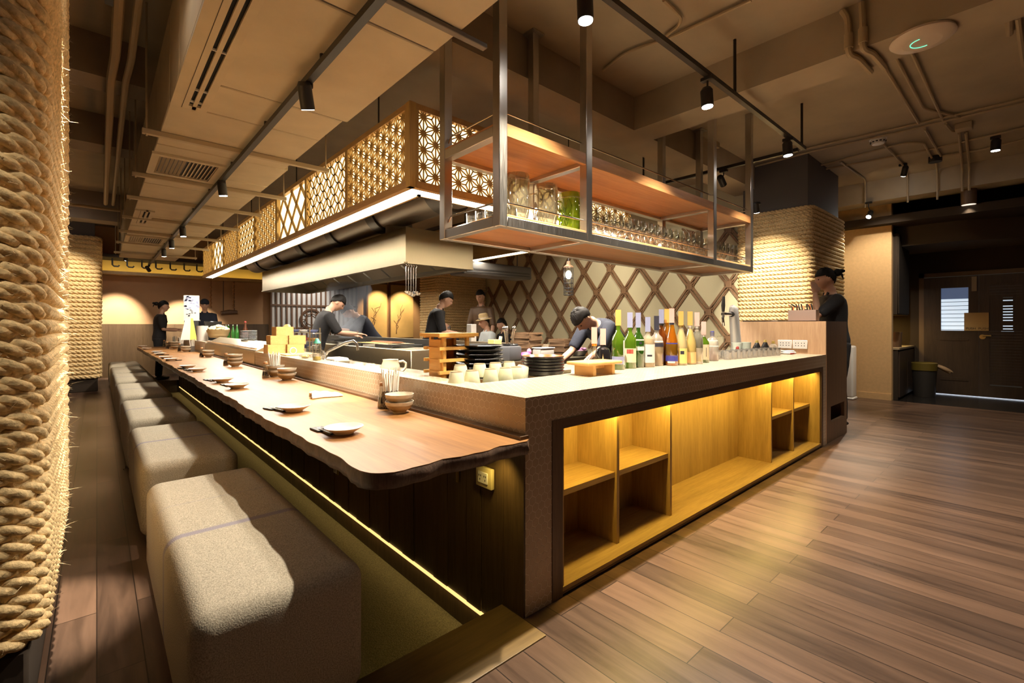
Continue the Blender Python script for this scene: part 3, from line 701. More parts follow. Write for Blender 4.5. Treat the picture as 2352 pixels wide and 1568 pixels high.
# ---------------------------------------------------------------- lattice light box ring over the kitchen
LX0, LX1, LY0, LY1, LZ0, LZ1 = 1.55, 4.14, 2.758, 10.9, 2.118, 2.687; LW = .18
lb = thing('lattice_light_box', 'glowing wooden lattice light box hung around the kitchen', 'light box', (0,0,0))
def asanoha(w, h, a):
    S = []; dx = a*math.sqrt(3)/2; hubs = []
    for i in range(-1, int(w/dx)+3):
        for j in range(-1, int(h/a)+3):
            x = i*dx + dx*.45; y = j*a + (a/2 if i % 2 else 0); hubs.append((x, y))
            for ang in (90, 30, -30): t = math.radians(ang); S.append((x, y, x+a*math.cos(t), y+a*math.sin(t)))
            for ang in (0, 60, 120, 180, 240, 300):
                t = math.radians(ang); S.append((x, y, x+a/math.sqrt(3)*math.cos(t), y+a/math.sqrt(3)*math.sin(t)))
    return S, hubs
def shippo(w, h, r):
    S = []
    for i in range(-1, int(w/r)+3):
        for j in range(-1, int(h/r)+3):
            if (i+j) % 2: continue
            cx, cy = i*r, j*r; k = 20
            for q in range(k): t0, t1 = 2*PI*q/k, 2*PI*(q+1)/k; S.append((cx+r*math.cos(t0), cy+r*math.sin(t0), cx+r*math.cos(t1), cy+r*math.sin(t1)))
    return S, []
def plaid(w, h, p):
    S = []
    for sg in (1, -1):
        for k in range(-20, 40):
            for o in (-.024, 0, .024): c = k*p+o; S.append((c-2, -sg*2*1.0, c+2, sg*2*1.0))
    return S, []
def panel(kind, w, h):
    S, hubs = {'star': lambda: asanoha(w, h, .112), 'fine': lambda: (asanoha(w, h, .115)[0], []), 'ring': lambda: shippo(w, h, .088), 'plaid': lambda: plaid(w, h, .30)}[kind]()
    g = G(); bw = {'ring': .011, 'fine': .0055, 'plaid': .009}.get(kind, .0085)
    for s in S:
        c = clipseg(*s, 0, w, 0, h)
        if c and math.hypot(c[2]-c[0], c[3]-c[1]) > .004: g.bar((c[0], 0, c[1]), (c[2], 0, c[3]), bw, .008, up=(0,1,0))
    for x, y in hubs:
        if .01 < x < w-.01 and .01 < y < h-.01: g.cyl((x, -.0075, y), (x, .0075, y), .021 if kind == 'star' else .014, n=8)
    return g
fr = G()
# frame rails of the ring (outer face, inner trims), one mesh per side
def side(name, x0, x1, y0, y1):
    obj(name, G().rbox(x0, x1, y0, y1, 0, 1, .001, 1), M['latticey'], lb)
RT_ = .05
for nm, (x0, x1, y0, y1) in {'long': (LX0, LX0+.04, LY0, LY1), 'front': (LX0, LX1, LY0, LY0+.04), 'right': (LX1-.04, LX1, LY0, LY1)}.items():
    g = G(); g.box(x0, x1, y0, y1, LZ0, LZ0+RT_); g.box(x0, x1, y0, y1, LZ1-RT_*.8, LZ1); obj('rail', g, M['latticey'], lb, smooth=False)
for (x0, x1, y0, y1) in ((LX0+LW-.02, LX0+LW, LY0+LW-.02, LY1), (LX0+LW-.02, LX1-LW, LY0+LW-.02, LY0+LW), (LX1-LW, LX1-LW+.02, LY0+LW, LY1)):
    obj('inner_trim', G().box(x0, x1, y0, y1, LZ0, LZ1), M['latticey'], lb, smooth=False)
for (x0, x1, y0, y1) in ((LX0+.04, LX0+LW-.02, LY0+.04, LY1), (LX0+LW-.02, LX1-LW+.02, LY0+.04, LY0+LW-.02), (LX1-LW+.02, LX1-.04, LY0+.04, LY1)):
    obj('led_diffuser', G().box(x0, x1, y0, y1, LZ0+.012, LZ0+.02), M['led'], lb, smooth=False)
    obj('top_cover', G().box(x0-.03, x1+.02, y0-.03, y1, LZ1-.012, LZ1-.002), M['darkwall'], lb, smooth=False)
for nm_, c_, sx_, sy_, w_ in (('long', (LX0+.10, (LY0+LY1)/2+.1), .10, LY1-LY0-.3, 150), ('front', ((LX0+LX1)/2, LY0+.10), LX1-LX0-.3, .10, 95), ('right', (LX1-.10, (LY0+LY1)/2+.1), .10, LY1-LY0-.3, 70)):
    area('led_panel_light', (c_[0], c_[1], LZ0+.010), sx_, sy_, w_, (0,0,-1), (1,.90,.74), lb)
ph = LZ1-RT_*.8 - (LZ0+RT_)
kinds = ['star', 'ring', 'plaid', 'fine', 'ring', 'fine', 'plaid', 'fine']
pw = (LY1-LY0-.04)/8
for i in range(8):
    ya = LY0+.02+i*pw; kw = pw-.05
    g = panel(kinds[i], kw, ph); g.xf(Matrix.Translation((LX0+.015, ya+.05, LZ0+RT_)) @ Matrix.Rotation(PI/2, 4, 'Z')); obj('lattice_panel', g, M['lattice'], lb, smooth=False)
    obj('stile', G().box(LX0+.0005, LX0+.041, ya+(.0 if i else .03), ya+.05, LZ0+RT_, LZ1-RT_*.8), M['lattice'], lb, smooth=False)
    obj('backlight', G().box(LX0+.042, LX0+.05, ya+.045, ya+pw+.004, LZ0+RT_-.01, LZ1-RT_*.8+.01), M['paneglow'], lb, smooth=False)
obj('corner_post', G().rbox(LX0-.002, LX0+.05, LY0-.002, LY0+.05, LZ0+.002, LZ1+.004, .003, 1), M['lattice'], lb)
for i, kd in enumerate(['star', 'ring', 'star']):
    wv = (LX1-LX0-.04)/3; xa = LX0+.02+i*wv
    g = panel(kd, wv-.05, ph); g.xf(Matrix.Translation((xa+.05, LY0+.015, LZ0+RT_))); obj('lattice_panel', g, M['lattice'], lb, smooth=False)
    obj('stile', G().box(xa+(0 if i else .03), xa+.05, LY0+.0005, LY0+.041, LZ0+RT_, LZ1-RT_*.8), M['lattice'], lb, smooth=False)
    obj('backlight', G().box(xa+.045, xa+wv+.004, LY0+.042, LY0+.05, LZ0+RT_-.01, LZ1-RT_*.8+.01), M['paneglow'], lb, smooth=False)
g = G(); g.box(LX1-.03, LX1-.02, LY0+.04, LY1, LZ0+RT_, LZ1-.05); obj('side_board', g, M['latticey'], lb, smooth=False)
# hanger bars that carry it from the ceiling
for i, y in enumerate((3.4, 5.4, 7.4, 9.4)):
    obj('hanger_rod', G().cyl((LX0+.09, y, LZ1-.005), (LX0+.09, y, ZC), .006, n=6), M['black'], lb)

# ---------------------------------------------------------------- extractor hood
hx0, hx1, hy0, hy1, hz0, hz1 = 2.2, 3.0, 3.99, 9.15, 1.785, 2.135
hh = thing('extractor_hood', 'long stainless steel extractor hood hung over the cooking line', 'extractor hood', (0,0,0))
g = G()
g.box(hx0, hx0+.01, hy0, hy1, hz0, hz1); g.box(hx1-.01, hx1, hy0, hy1, hz0, hz1); g.box(hx0+.01, hx1-.01, hy0, hy0+.01, hz0, hz1); g.box(hx0+.01, hx1-.01, hy1-.01, hy1, hz0, hz1); g.box(hx0+.01, hx1-.01, hy0+.01, hy1-.01, hz1-.01, hz1)
obj('hood_shell', g, M['hood'], hh, smooth=False)
g = G(); 
for (a, b) in (((hx0+.01, hy0+.01), (hx1-.01, hy0+.01)), ((hx0+.01, hy0+.01), (hx0+.01, hy1-.01)), ((hx1-.01, hy0+.01), (hx1-.01, hy1-.01))): g.bar((a[0], a[1], hz0+.008), (b[0], b[1], hz0+.008), .05, .016)
obj('gutter', g, M['hood'], hh, smooth=False)
g = G(); 
for i in range(9):
    y = hy0+.15+i*.55; g.add([(hx0+.05, y, hz0+.05), (hx0+.4, y, hz1-.05), (hx0+.4, y+.5, hz1-.05), (hx0+.05, y+.5, hz0+.05)], [(0,1,2,3)]); g.add([(hx1-.05, y, hz0+.05), (hx0+.4, y, hz1-.05), (hx0+.4, y+.5, hz1-.05), (hx1-.05, y+.5, hz0+.05)], [(3,2,1,0)])
obj('grease_filter', g, M['hood'], hh, smooth=False)
for i, y in enumerate((4.6, 6.0, 7.6, 8.6)):
    obj('hood_lamp', G().ball((hx0+.42, y, hz1-.06), .045, .045, .03, 14, 8), emit('hood_lamp_%d' % i, (1,.93,.82), 22), hh)
    spotlight('hood_lamp_light', (hx0+.42, y, hz1-.1), (hx0+.42, y, 0), 32, 135, .8, (1,.9,.75), hh, .05)
for y in (4.3, 5.6, 6.9, 8.2): obj('hanger_strap', G().cyl((hx1-.06, y, hz1), (hx1-.06, y, ZC), .006, n=6), M['black'], hh)
# round duct above the hood
ed = thing('exhaust_duct', 'grey round exhaust duct with dark collars above the hood', 'duct', (0,0,0))
obj('duct_tube', G().cyl((2.35, 3.2, 2.42), (2.35, 10.2, 2.42), .20, n=28), M['hoodduct'], ed)
for y in (3.4, 4.6, 5.8, 7.0, 8.2, 9.4): obj('duct_collar', G().cyl((2.35, y, 2.42), (2.35, y+.18, 2.42), .225, n=28), M['black'], ed)
obj('drop_pipe', G().cyl((2.4, 4.5, 2.138), (2.4, 4.5, 2.42), .14, n=20), M['hoodduct'], ed)
# ---------------------------------------------------------------- air ducts over the dining counter
DX0, DX1, DZ = .33, 1.252, 2.55
ad = thing('air_duct', 'long tan boxed air duct hung over the dining counter', 'air duct', (0, 0, 0))
JY = [.2, 1.76, 1.98, 3.06, 3.5, 4.35, 5.0, 5.62, 6.45, 7.3, 8.15, 9.1, 10.0, 11.0, 12.2]
for a, b in zip(JY, JY[1:]):
    obj('duct_section', G().rbox(DX0, DX1 - (.03 if 3.06 <= a < 4.3 else 0), a+.006, b-.006, DZ, 3.1, .006, 1), M['duct'], ad)
g = G()
for y in JY[1:-1]: g.box(DX0+.006, DX1-.04, y-.008, y+.008, DZ+.006, 3.09)
obj('duct_joint', g, M['seam'], ad, smooth=False)
def hanger(y, k):
    t = thing('duct_hanger', 'channel bar hanger under the air duct, %s one from the near end' % ORD[k], 'hanger', (0, y, 0), 0, 'trapeze hangers under the air duct')
    obj('channel_bar', G().rbox(.23, 1.50, -.02, .02, DZ-.036, DZ-.001, .003, 1), M['pipe'], t)
    for x in (.255, 1.475): obj('threaded_rod', G().cyl((x, 0, DZ-.05), (x, 0, ZC), .006, n=8), M['pipe'], t)
for k, y in enumerate((4.07, 5.28, 6.27, 7.45, 8.62, 9.8, 11.2)): hanger(y, k)
o = obj('mounting_rail', G().rbox(.45, 1.40, 1.745, 1.78, DZ-.025, DZ-.002, .003, 1), plain('rail_brown', (.12,.09,.06), .5)); tag(o, 'dark mounting rail crossing under the near end of the air duct', 'rail')
for k, (ya, yb) in enumerate(((.9, 3.47), (6.95, 7.85))):
    t = thing('slot_diffuser', ('large twin slot air diffuser on the near left edge of the duct', 'small twin slot air diffuser farther along the duct')[k], 'air diffuser', (DX0, ya, DZ))
    Ln = yb-ya; g = G(); z0, z1 = -.018, -.0005
    for xa, xb in ((0, .086), (.106, .127), (.147, .185)): g.box(xa, xb, 0, Ln, z0, z1)
    g.box(.086, .147, 0, .03, z0, z1); g.box(.086, .147, Ln-.05, Ln, z0, z1)
    obj('diffuser_frame', g, M['duct'], t, smooth=False)
    obj('slot', G().box(.086, .147, .03, Ln-.05, -.004, -.001), plain('slot_shade', (.003,.003,.003), .9), t, smooth=False)  # near-black sheet carries the shade a deeper slot would have
    g = G()
    for y in ([.4, 1.2, 1.75, 2.27, Ln-.06-.06] if k == 0 else [.45]):
        for x in (.086, .127): obj('bridge', G().box(x, x+.02, y, y+.006, z0-.001, z1-.006), M['whitep'], t, smooth=False)
    pass
    obj('edge_line', G().box(.055, .058, 0, Ln, z0-.0015, z0), M['seam'], t, smooth=False)
for k, (ya, yb) in enumerate(((4.55, 5.17), (9.0, 9.7))):
    t = thing('vent_grille', ('curved blade vent grille on the duct, nearer of the two', 'curved blade vent grille on the duct near the far wall')[k], 'vent', (DX0-.01, ya, DZ))
    Ln = yb-ya; W = .44; g = G(); z0, z1 = -.02, -.0005
    g.box(0, W+.06, 0, .05, z0, z1); g.box(0, W+.06, Ln-.05, Ln, z0, z1); g.box(0, .05, .05, Ln-.05, z0, z1); g.box(W+.01, W+.06, .05, Ln-.05, z0, z1)
    obj('grille_frame', g, M['duct'], t, smooth=False)
    obj('grille_back', G().box(.05, W+.01, .05, Ln-.05, -.004, -.001), M['black'], t, smooth=False)
    g = G()
    for i in range(15):
        x = .06 + i*(W-.06)/14; s = -1 if i < 7 else 1
        g.add([(x-.004*s, .06, z0), (x+.012*s, .06, -.006), (x+.012*s, Ln-.06, -.006), (x-.004*s, Ln-.06, z0)], [(0,1,2,3)])
    obj('blade', g, M['duct'], t, smooth=False)

# ---------------------------------------------------------------- track lighting
def track(label, p0, p1, clips=(), zc=None):
    t = thing('light_track', label, 'light track', p0); d = Vector(p1)-Vector(p0)
    obj('track_rail', G().bar((0,0,0), d, .036, .034), M['black'], t, smooth=False)
    for f in clips:
        c = d*f; obj('suspension', G().cyl(c, (c.x, c.y, zc-p0[2]), .012, n=8), M['black'], t)
    return t
track('black light track under the air duct', (.84, .3, 2.50), (.84, 12.7, 2.50), [i/12 for i in range(13)], DZ)
track('black light track above the front of the bar', (.2, 1.55, 2.985), (5.36, 1.55, 2.985), (.04, .35, .68, .985), ZC)
track('black light track crossing behind the far end of the bar', (5.34, 1.6, 2.985), (5.34, 5.2, 2.985), (.5, .95), ZC)
track('black light track over the aisle behind the near rope column', (.05, .4, 2.98), (.05, 3.4, 2.98), (.1, .9), ZC)
def spot(label, top, lens, target, watts, cone=50, blend=.7, glow='lens', r=.036, visible_len=.115):
    top, lens, target = Vector(top), Vector(lens), Vector(target)
    t = thing('track_spotlight', label, 'spotlight', top)
    d = (target-lens).normalized(); lo = lens-top; back = lo - d*visible_len
    obj('adapter', G().rbox(-.02, .02, -.045, .045, -.03, .0, .004, 1), M['black'], t)
    obj('yoke', G().tube([(0, 0, -.02), (.0, 0, back.z*.5-.01), tuple(back)], .007, 6), M['black'], t)
    g = G(); g.cyl(back, lo, r, n=20); g.cyl(back-d*.02, back, r*.7, r, n=20); obj('lamp_head', g, M['black'], t)
    obj('lens', G().cyl(lo-d*.004, lo+d*.003, r*.86, n=20), M[glow], t)
    spotlight('spot_light', lens+d*.012, target, watts, cone, blend, (1,.88,.70), t, .025)
    return t
names = ['over the near place settings', 'over the white towel', 'beyond the middle of the duct', 'third before the far end of the duct track', 'second before the far end of the duct track', 'at the far end of the duct track']
for (px, py), lab, (tx_, ty_, tz_), wt in zip(((703,243),(510,437),(419,528),(393,556),(375,580),(342,617)), names,
        ((1.33,3.2,.84),(1.1,5.0,.74),(1.0,7.5,.74),(1.0,9.0,.74),(1.0,10.4,.74),(1.7,13.95,1.15)), (420,40,45,45,45,480)):
    p = atx(px, py, .84); spot('black track spotlight ' + lab, (.84, p.y-.01, 2.485), (.85, p.y, 2.36), (tx_, ty_, tz_), wt, 40)
spot('black track spotlight under the near end of the duct, above the first stool', (.84, .75, 2.485), (.84, .76, 2.36), (1.31, 2.3, .85), 45, 40)
p = atd(288, 597, 10.0); spot('black ceiling spotlight aimed at the far wall beside the far rope column', (p.x, p.y, 2.9), p, (.3, 13.95, 1.05), 380, 52)
for (px, py), lab, tg, wt, cone in zip(((1345,48),(1625,245),(1810,357)), ('above the near end of the bar', 'above the middle of the bar', 'above the far end of the bar'),
        ((1.9,1.45,0), (3.3,1.4,0), (4.95,1.4,0)), (330,280,230), (105,105,100)):
    p = aty(px, py, 1.55); spot('bright track spotlight ' + lab, (p.x, 1.55, 2.968), p, tg, wt, cone, r=.042)
p = atx(1662, 425, 5.34); spot('track spotlight behind the far end of the hanging shelf', (5.34, p.y, 2.968), p, (6.9, 2.4, 1.65), 260, 46)
p = atd(1738, 488, 5.9); spot('small spotlight in front of the rope column behind the host desk', (p.x, p.y, 2.75), p, (6.78, p.y+.05, 1.5), 60, 60)
p = atd(1995, 498, 7.2); spot('spotlight under the beam in front of the tan wall', (p.x, p.y, 3.1), p, (7.9, 1.86, 1.75), 260, 50)
spot('track spotlight washing the near rope column', (.05, 2.6, 2.962), (.04, 2.6, 2.85), (-.115, 2.62, 1.3), 800, 19, r=.04)
for k, y in enumerate((3.3, 4.7)):  # pair added to brighten the lattice wall
    spot('%s added track spotlight washing the diamond lattice wall' % ('nearer', 'farther')[k], (5.34, y, 2.968), (5.42, y, 2.84), (7.05, y+.9, 1.5), 75, 80)
# fill spots added over the open floor, also to bounce light to the ceiling
for k, (x, y, wt) in enumerate(((3.3, -1.6, 25), (6.4, -.1, 75), (7.9, .3, 85), (4.6, -2.6, 30))):
    spot('added fill spotlight over the open floor, %s in its row' % ORD[k], (x, y, ZC-.002), (x, y, ZC-.17), (x+.1, y+.15, 0), wt, 100, .8, r=.045)
spot('added ceiling spotlight brightening the tan wall', (8.3, 1.2, ZC-.002), (8.33, 1.2, ZC-.16), (9.4, 1.75, 1.5), 110, 70)  # extra lamp added to lift the tan wall
spot('ceiling spotlight aimed down the front of the near rope column', (-.55, .75, ZC-.002), (-.55, .76, ZC-.16), (-.55, 1.88, 1.3), 85, 32)
spot('ceiling spotlight aimed at the far rope column', (-.45, 9.9, ZB-.152), (-.45, 9.95, 2.82), (-.45, 11.2, 1.7), 120, 60)
# cylinder downlight under the beam by the entrance
p = atd(2225, 470, 6.55); t = thing('cylinder_downlight', 'dark cylinder downlight under the beam by the entrance', 'downlight', (p.x, p.y, 3.1))
g = G(); g.cyl((0,0,p.z-3.1), (0,0,p.z-3.1+.24), .085, n=28); g.cyl((0,0,p.z-3.1+.2), (0,0,0), .03); obj('lamp_body', g, M['deskdark'], t)
obj('lens', G().cyl((0,0,p.z-3.101), (0,0,p.z-3.098), .075, n=28), emit('downlight_lens', (1,.85,.7), .7), t)
spotlight('downlight_light', (p.x, p.y, p.z-.02), (p.x, p.y, 0), 8, 90, .8, (1,.85,.65), t)

# ---------------------------------------------------------------- ceiling fittings
p = atz(2118, 93, 3.07); t = thing('access_point', 'round white wireless access point disc under the beam', 'access point', (p.x, p.y, 3.1))
obj('disc', G().lathe([(0,-.045),(.10,-.043),(.155,-.033),(.17,-.018),(.165,-.002),(0,-.001)], 48), plain('access_point_white', (.78,.66,.56), .4), t)
g = G(); arc = [(.06*math.cos(a), .06*math.sin(a), -.0455) for a in [(-.3+i*.16)*1.0 for i in range(22)]]; g.tube(arc, .0022, 6); obj('status_ring', g, emit('green_ring', (.15,.8,.5), 1.0), t)
p = atz(2017, 325, 3.37); t = thing('smoke_detector', 'white smoke detector on the ceiling right of the hanging shelf', 'smoke detector', (p.x, p.y, ZC))
obj('detector_base', G().lathe([(0,-.03),(.085,-.028),(.09,-.001),(0,0)], 28), M['whitep'], t); obj('detector_dome', G().lathe([(0,-.085),(.06,-.08),(.07,-.06),(.075,-.03),(0,-.029)], 28), M['whitep'], t)
g = G(); 
for i in range(12): a = i*PI/6; g.cbox((.068*math.cos(a), .068*math.sin(a), -.058), .02, .02, .012)
obj('detector_slot', g, M['black'], t, smooth=False)
CN = [0]
def conduit(label, pts, z=3.395, r=.013, proj=None):
    P = []
    for q in pts: P.append(Vector(q) if len(q) == 3 else atz(q[0], q[1], z))
    # smooth corners
    S = [P[0]]
    for i in range(1, len(P)-1):
        a, b, c = P[i-1], P[i], P[i+1]; k = min(.08, (a-b).length*.4, (c-b).length*.4)
        u = b + (a-b).normalized()*k; v = b + (c-b).normalized()*k
        for t in (0, .25, .5, .75, 1): S.append(u*(1-t)**2 + b*(2*t*(1-t)) + v*t*t)
    S.append(P[-1]); o = obj('conduit_pipe', G().tube(S, r, 8), M['pipe'], uv=False); tag(o, label, 'conduit pipe')
    return o
conduit('ceiling conduit at the top centre, curving beside the bar light track', [(1525,0),(1564,39),(1561,57),(1528,84)])
conduit('long ceiling conduit from the top centre down to the dark beam corner', [(1725,0),(1539,86),(1436,121),(1386,161)])
conduit('conduit pair along the ceiling right of the shelf, upper pipe', [(1733,371),(1866,338),(2111,283),(2352,227)])
conduit('conduit pair along the ceiling right of the shelf, lower pipe', [(1735,382),(1868,347),(2115,292),(2180,275),(2352,236)])
conduit('conduit bending down to the black junction box', [(1780,402),(1905,375),(1955,360),(2081,327),(2121,327),(2140,362)])
conduit('lowest long conduit across the right ceiling', [(1785,408),(1935,381),(2141,342),(2352,293)])
conduit('conduit from the black junction box to the right edge', [(2164,358),(2260,343),(2352,320)])
conduit('left of three slanting conduits under the white disc', [(2027,146),(2111,284)])
conduit('middle of three slanting conduits under the white disc, kinked at its end', [(2058,133),(2121,249),(2160,258),(2205,268)])
conduit('right of three slanting conduits under the white disc', [(2090,110),(2166,276)])
conduit('short conduit rising to the black junction box', [(2125,297),(2161,358)])
conduit('conduit loop beside the square junction box', [(2172,284),(2186,302),(2214,300)])
bx = lambda X, z0: X
conduit('conduit from the smoke detector over the far beam', [(2031,333),(2058,360),(2081,388), (8.92, aty(2085,420,1.0).y if False else atx(2085,395,8.92).y, 3.38), (8.92, atx(2085,460,8.92).y, 3.0)], r=.012)
conduit('conduit feeding the spotlight before the tan wall', [(1930,372),(1985,411), (8.92, atx(1987,411,8.92).y, 3.38), (8.92, atx(1987,465,8.92).y, 3.02)], r=.012)
conduit('conduit dropping from the black junction box over the far beam', [(2150,372), (8.92, atx(2153,372,8.92).y, 3.38), (8.92, atx(2153,445,8.92).y, 2.98)], r=.012)
for k, (xa, xb) in enumerate(((2203,2210),(2219,2226))):
    conduit('%s of two parallel conduits down to the cylinder downlight' % ('left', 'right')[k], [(xa,306), (8.92, atx(xb,360,8.92).y, 3.38), (8.92, atx(xb,440,8.92).y, 3.04)], r=.014)
for k, q in enumerate((((1935,0),(1947,43),(1949,90)), ((1979,0),(1981,50),(1982,85)))):
    P = [atx(a, b, 3.90) for a, b in q]; P = [Vector((3.90, v.y, min(v.z, 3.40))) for v in P]; y = P[-1].y
    P += [Vector((3.90, y, 3.075)), Vector((4.0, y-.03, 3.08)), Vector((4.3, y-.05, 3.08))]
    conduit('%s conduit bending under the concrete beam near the white disc' % ('left', 'right')[k], [tuple(v) for v in P], r=.02)
    o = obj('conduit_coupling', G().cyl((3.9, y, 3.12), (3.9, y, 3.22), .028, n=12), M['pipe']); tag(o, '%s pipe coupling on the side of the concrete beam' % ('left', 'right')[k], 'pipe coupling')
conduit('conduit at the top right corner beside the frame edge', [(2318,0),(2319,78)], r=.022)
conduit('second conduit at the top right corner running off the edge', [(2338,40),(2352,150)], r=.018)
for k, (x, r) in enumerate(((.10,.028),(.185,.022))):
    conduit('%s long pipe along the aisle ceiling left of the air duct' % ('left', 'right')[k], [(x-.01, .5, 3.05), (x-.005, 4.2, 3.05), (x-.02, 4.6, 3.05), (x, 9.45, 3.05)], r=r)
conduit('cross pipe over the aisle by the far rope column', [(-2.2, 9.5, 2.98), (.3, 9.5, 2.98)], r=.022)
for k, (px, py, s) in enumerate(((2148,366,.07),(2214,292,.07),(1640,335,.05))):
    p = atz(px, py, 3.38); o = obj('junction_box', G().cyl((p.x,p.y,ZC-.001), (p.x,p.y,ZC-.075), s, n=20) if k == 0 else G().rbox(p.x-s,p.x+s,p.y-s,p.y+s,ZC-.07,ZC-.001,.006,1), M['black'] if k == 0 else M['pipe'])
    tag(o, ('round black junction box where the ceiling conduits meet', 'square junction box on the ceiling at the right', 'small square junction box behind the hanging shelf posts')[k], 'junction box')
# cove with hooks along the top of the far wall
cv = thing('cove_shelf', 'glowing yellow cove along the top of the far wall', 'cove', (0,0,0))
g = G(); g.box(-1.3, 3.5, 13.72, 13.99, 2.33, 2.36); obj('cove_ledge', g, M['lattice'], cv, smooth=False)
g = G(); g.box(-1.3, 3.5, 13.66, 13.72, 2.33, 2.40); obj('cove_lip', g, M['latticey'], cv, smooth=False)
g = G(); g.box(-1.3, 3.5, 13.94, 13.99, 2.36, 2.66); obj('cove_back', g, plain('cove_yellow', (.72,.55,.18), .7), cv, smooth=False)
obj('led_strip', G().box(-1.3, 3.5, 13.76, 13.78, 2.362, 2.37), emit('cove_led', (1,.74,.25), 9), cv, smooth=False)
obj('cove_soffit', G().box(-1.3, 5.0, 13.2, 13.99, 2.66, 2.72), M['darkwall'], cv, smooth=False)
for k, px in enumerate((258, 292, 326, 358, 391, 423, 452)):
    p = aty(px, 604, 13.5); o = obj('iron_hook', G().tube([(p.x, 13.5, 2.66), (p.x, 13.5, 2.52), (p.x+.03, 13.5, 2.49), (p.x+.1, 13.5, 2.49), (p.x+.12, 13.5, 2.52)], .016, 6), M['black'])
    tag(o, 'black iron hook hanging before the glowing cove, %s from the left' % ('first','second','third','fourth','fifth','sixth','seventh')[k], 'hook', 'hooks before the cove')
# ================================================================ things on the dining counter
T = TZ
PLATE_P = [(0,.006),(.034,.006),(.036,0),(.040,0),(.042,.008),(.066,.022),(.079,.030),(.080,.0325),(.077,.033),(.060,.022),(.036,.013),(0,.012)]
plate0 = None
pl_px = [(790,980),(676,932),(545,882),(511,869),(454,846),(432,839),(394,823),(381,818.5),(368,810.6),(361,806.5),(336,799),(323,792)]
holder_px = [((722,988),(786,1013)),((613,940),(674,952)),((510,884),(530,894)),((471,873),(490,879)),((424,850),(438,856)),((410,846),(422,850))]
def lab_plate(i): return 'small cream plate on the dining counter, %s from the near end' % ORD[i] if i else 'small cream plate nearest the near end of the dining counter'
for i, (px, py) in enumerate(pl_px):
    p = atz(px, py, T+.03); loc = (min(p.x, 1.15), min(p.y, 12.2), T)
    if plate0 is None:
        plate0 = thing('plate', lab_plate(0), 'plate', loc, 0, 'small plates along the dining counter')
        obj('plate_body', G().lathe(PLATE_P, 36), M['plate'], plate0); obj('foot_ring', G().lathe([(.033,-.001),(.033,.007),(.041,.007),(.041,-.001),(.033,-.001)], 36), plain('unglazed_clay', (.30,.20,.12), .8), plate0)
    else: dup(plate0, loc, 0, lab_plate(i))
def chop(i, loc, ang):
    t = thing('chopstick_set', 'black chopsticks in a black paper sleeve beside the %s plate of the dining counter' % ORD[i], 'chopsticks', loc, ang, 'chopstick sleeves along the dining counter')
    obj('sleeve', G().rbox(-.035, .055, -.028, .028, .0005, .008, .002, 1), M['black'], t)
    g = G(); rr = random.Random(i)
    for k in range(9):
        x, y = rr.uniform(-.028, .02), rr.uniform(-.018, .018); g.cbox((x, y, .0085), rr.choice((.012,.004)), rr.choice((.003,.010)), .0006)
    obj('sleeve_lettering', g, M['white'], t, smooth=False)
    for s in (-1, 1): obj('chopstick', G().bar((.03, s*.009, .006), (.15, s*.010, .006), .011, .009), M['lacquer'], t, smooth=False)
for i, (a, b) in enumerate(holder_px):
    A, B = atz(*a, T), atz(*b, T); chop(i, (A.x+.02, A.y, T), math.atan2(B.y-A.y, B.x-A.x))
for i in range(6, 10):
    p = atz(pl_px[i][0]-8, pl_px[i][1]+5, T); chop(i, (max(p.x, .70), p.y, T), -.7)
# ---- condiment sets: soy bottle, woven cutlery pot with paper wrapped sticks, stacked bowls
BOWL_P = [(0,.010),(.026,.010),(.028,0),(.034,0),(.036,.010),(.060,.028),(.071,.048),(.074,.062),(.071,.062),(.067,.048),(.055,.031),(.030,.018),(0,.016)]
BAND = plain('brown_bowl_band', (.33,.25,.15), .45)
bowl0 = soy0 = None
def bowl(loc, label):
    global bowl0
    if bowl0 is None:
        bowl0 = thing('rice_bowl', label, 'bowl', loc, 0, 'stacked bowls on the dining counter')
        obj('bowl_body', G().lathe(BOWL_P, 36), M['bowlrim'], bowl0); obj('glaze_band', G().lathe([(.0372,.0105),(.0612,.0283),(.0705,.045),(.0700,.0455),(.0600,.0283)], 36), BAND, bowl0)
        return bowl0
    return dup(bowl0, loc, rnd.uniform(0,6), label)
def soy(loc, label):
    global soy0
    if soy0 is None:
        soy0 = thing('soy_bottle', label, 'bottle', loc, 0, 'soy bottles along the dining counter')
        obj('bottle_body', G().lathe([(0,0),(.026,0),(.029,.006),(.028,.03),(.020,.075),(.015,.11),(.015,.122),(0,.122)], 24), M['glass'], soy0)
        obj('soy_sauce', G().lathe([(0,.003),(.0265,.004),(.0255,.03),(.0215,.058),(0,.058)], 20), plain('soy_sauce', (.02,.008,.005), .1), soy0)
        obj('bottle_cap', G().lathe([(0,.142),(.012,.142),(.017,.138),(.018,.122),(0,.121)], 20), plain('cap_wood', (.40,.20,.08), .45), soy0)
        return soy0
    return dup(soy0, loc, 0, label)
def weave():
    m, nt, b = newmat('woven_pot'); b.inputs['Roughness'].default_value = .6
    tc = N(nt, 'ShaderNodeTexCoord'); c = N(nt, 'ShaderNodeTexChecker', i_Scale=110.0); L(nt, tc.outputs['Object'], c.inputs[0])
    c.inputs[1].default_value = (.018,.014,.012,1); c.inputs[2].default_value = (.20,.16,.12,1); L(nt, c.outputs[0], b.inputs['Base Color']); return m
WEAVE = weave()
PAPERW = plain('stick_wrapper', (.80,.75,.66), .6)
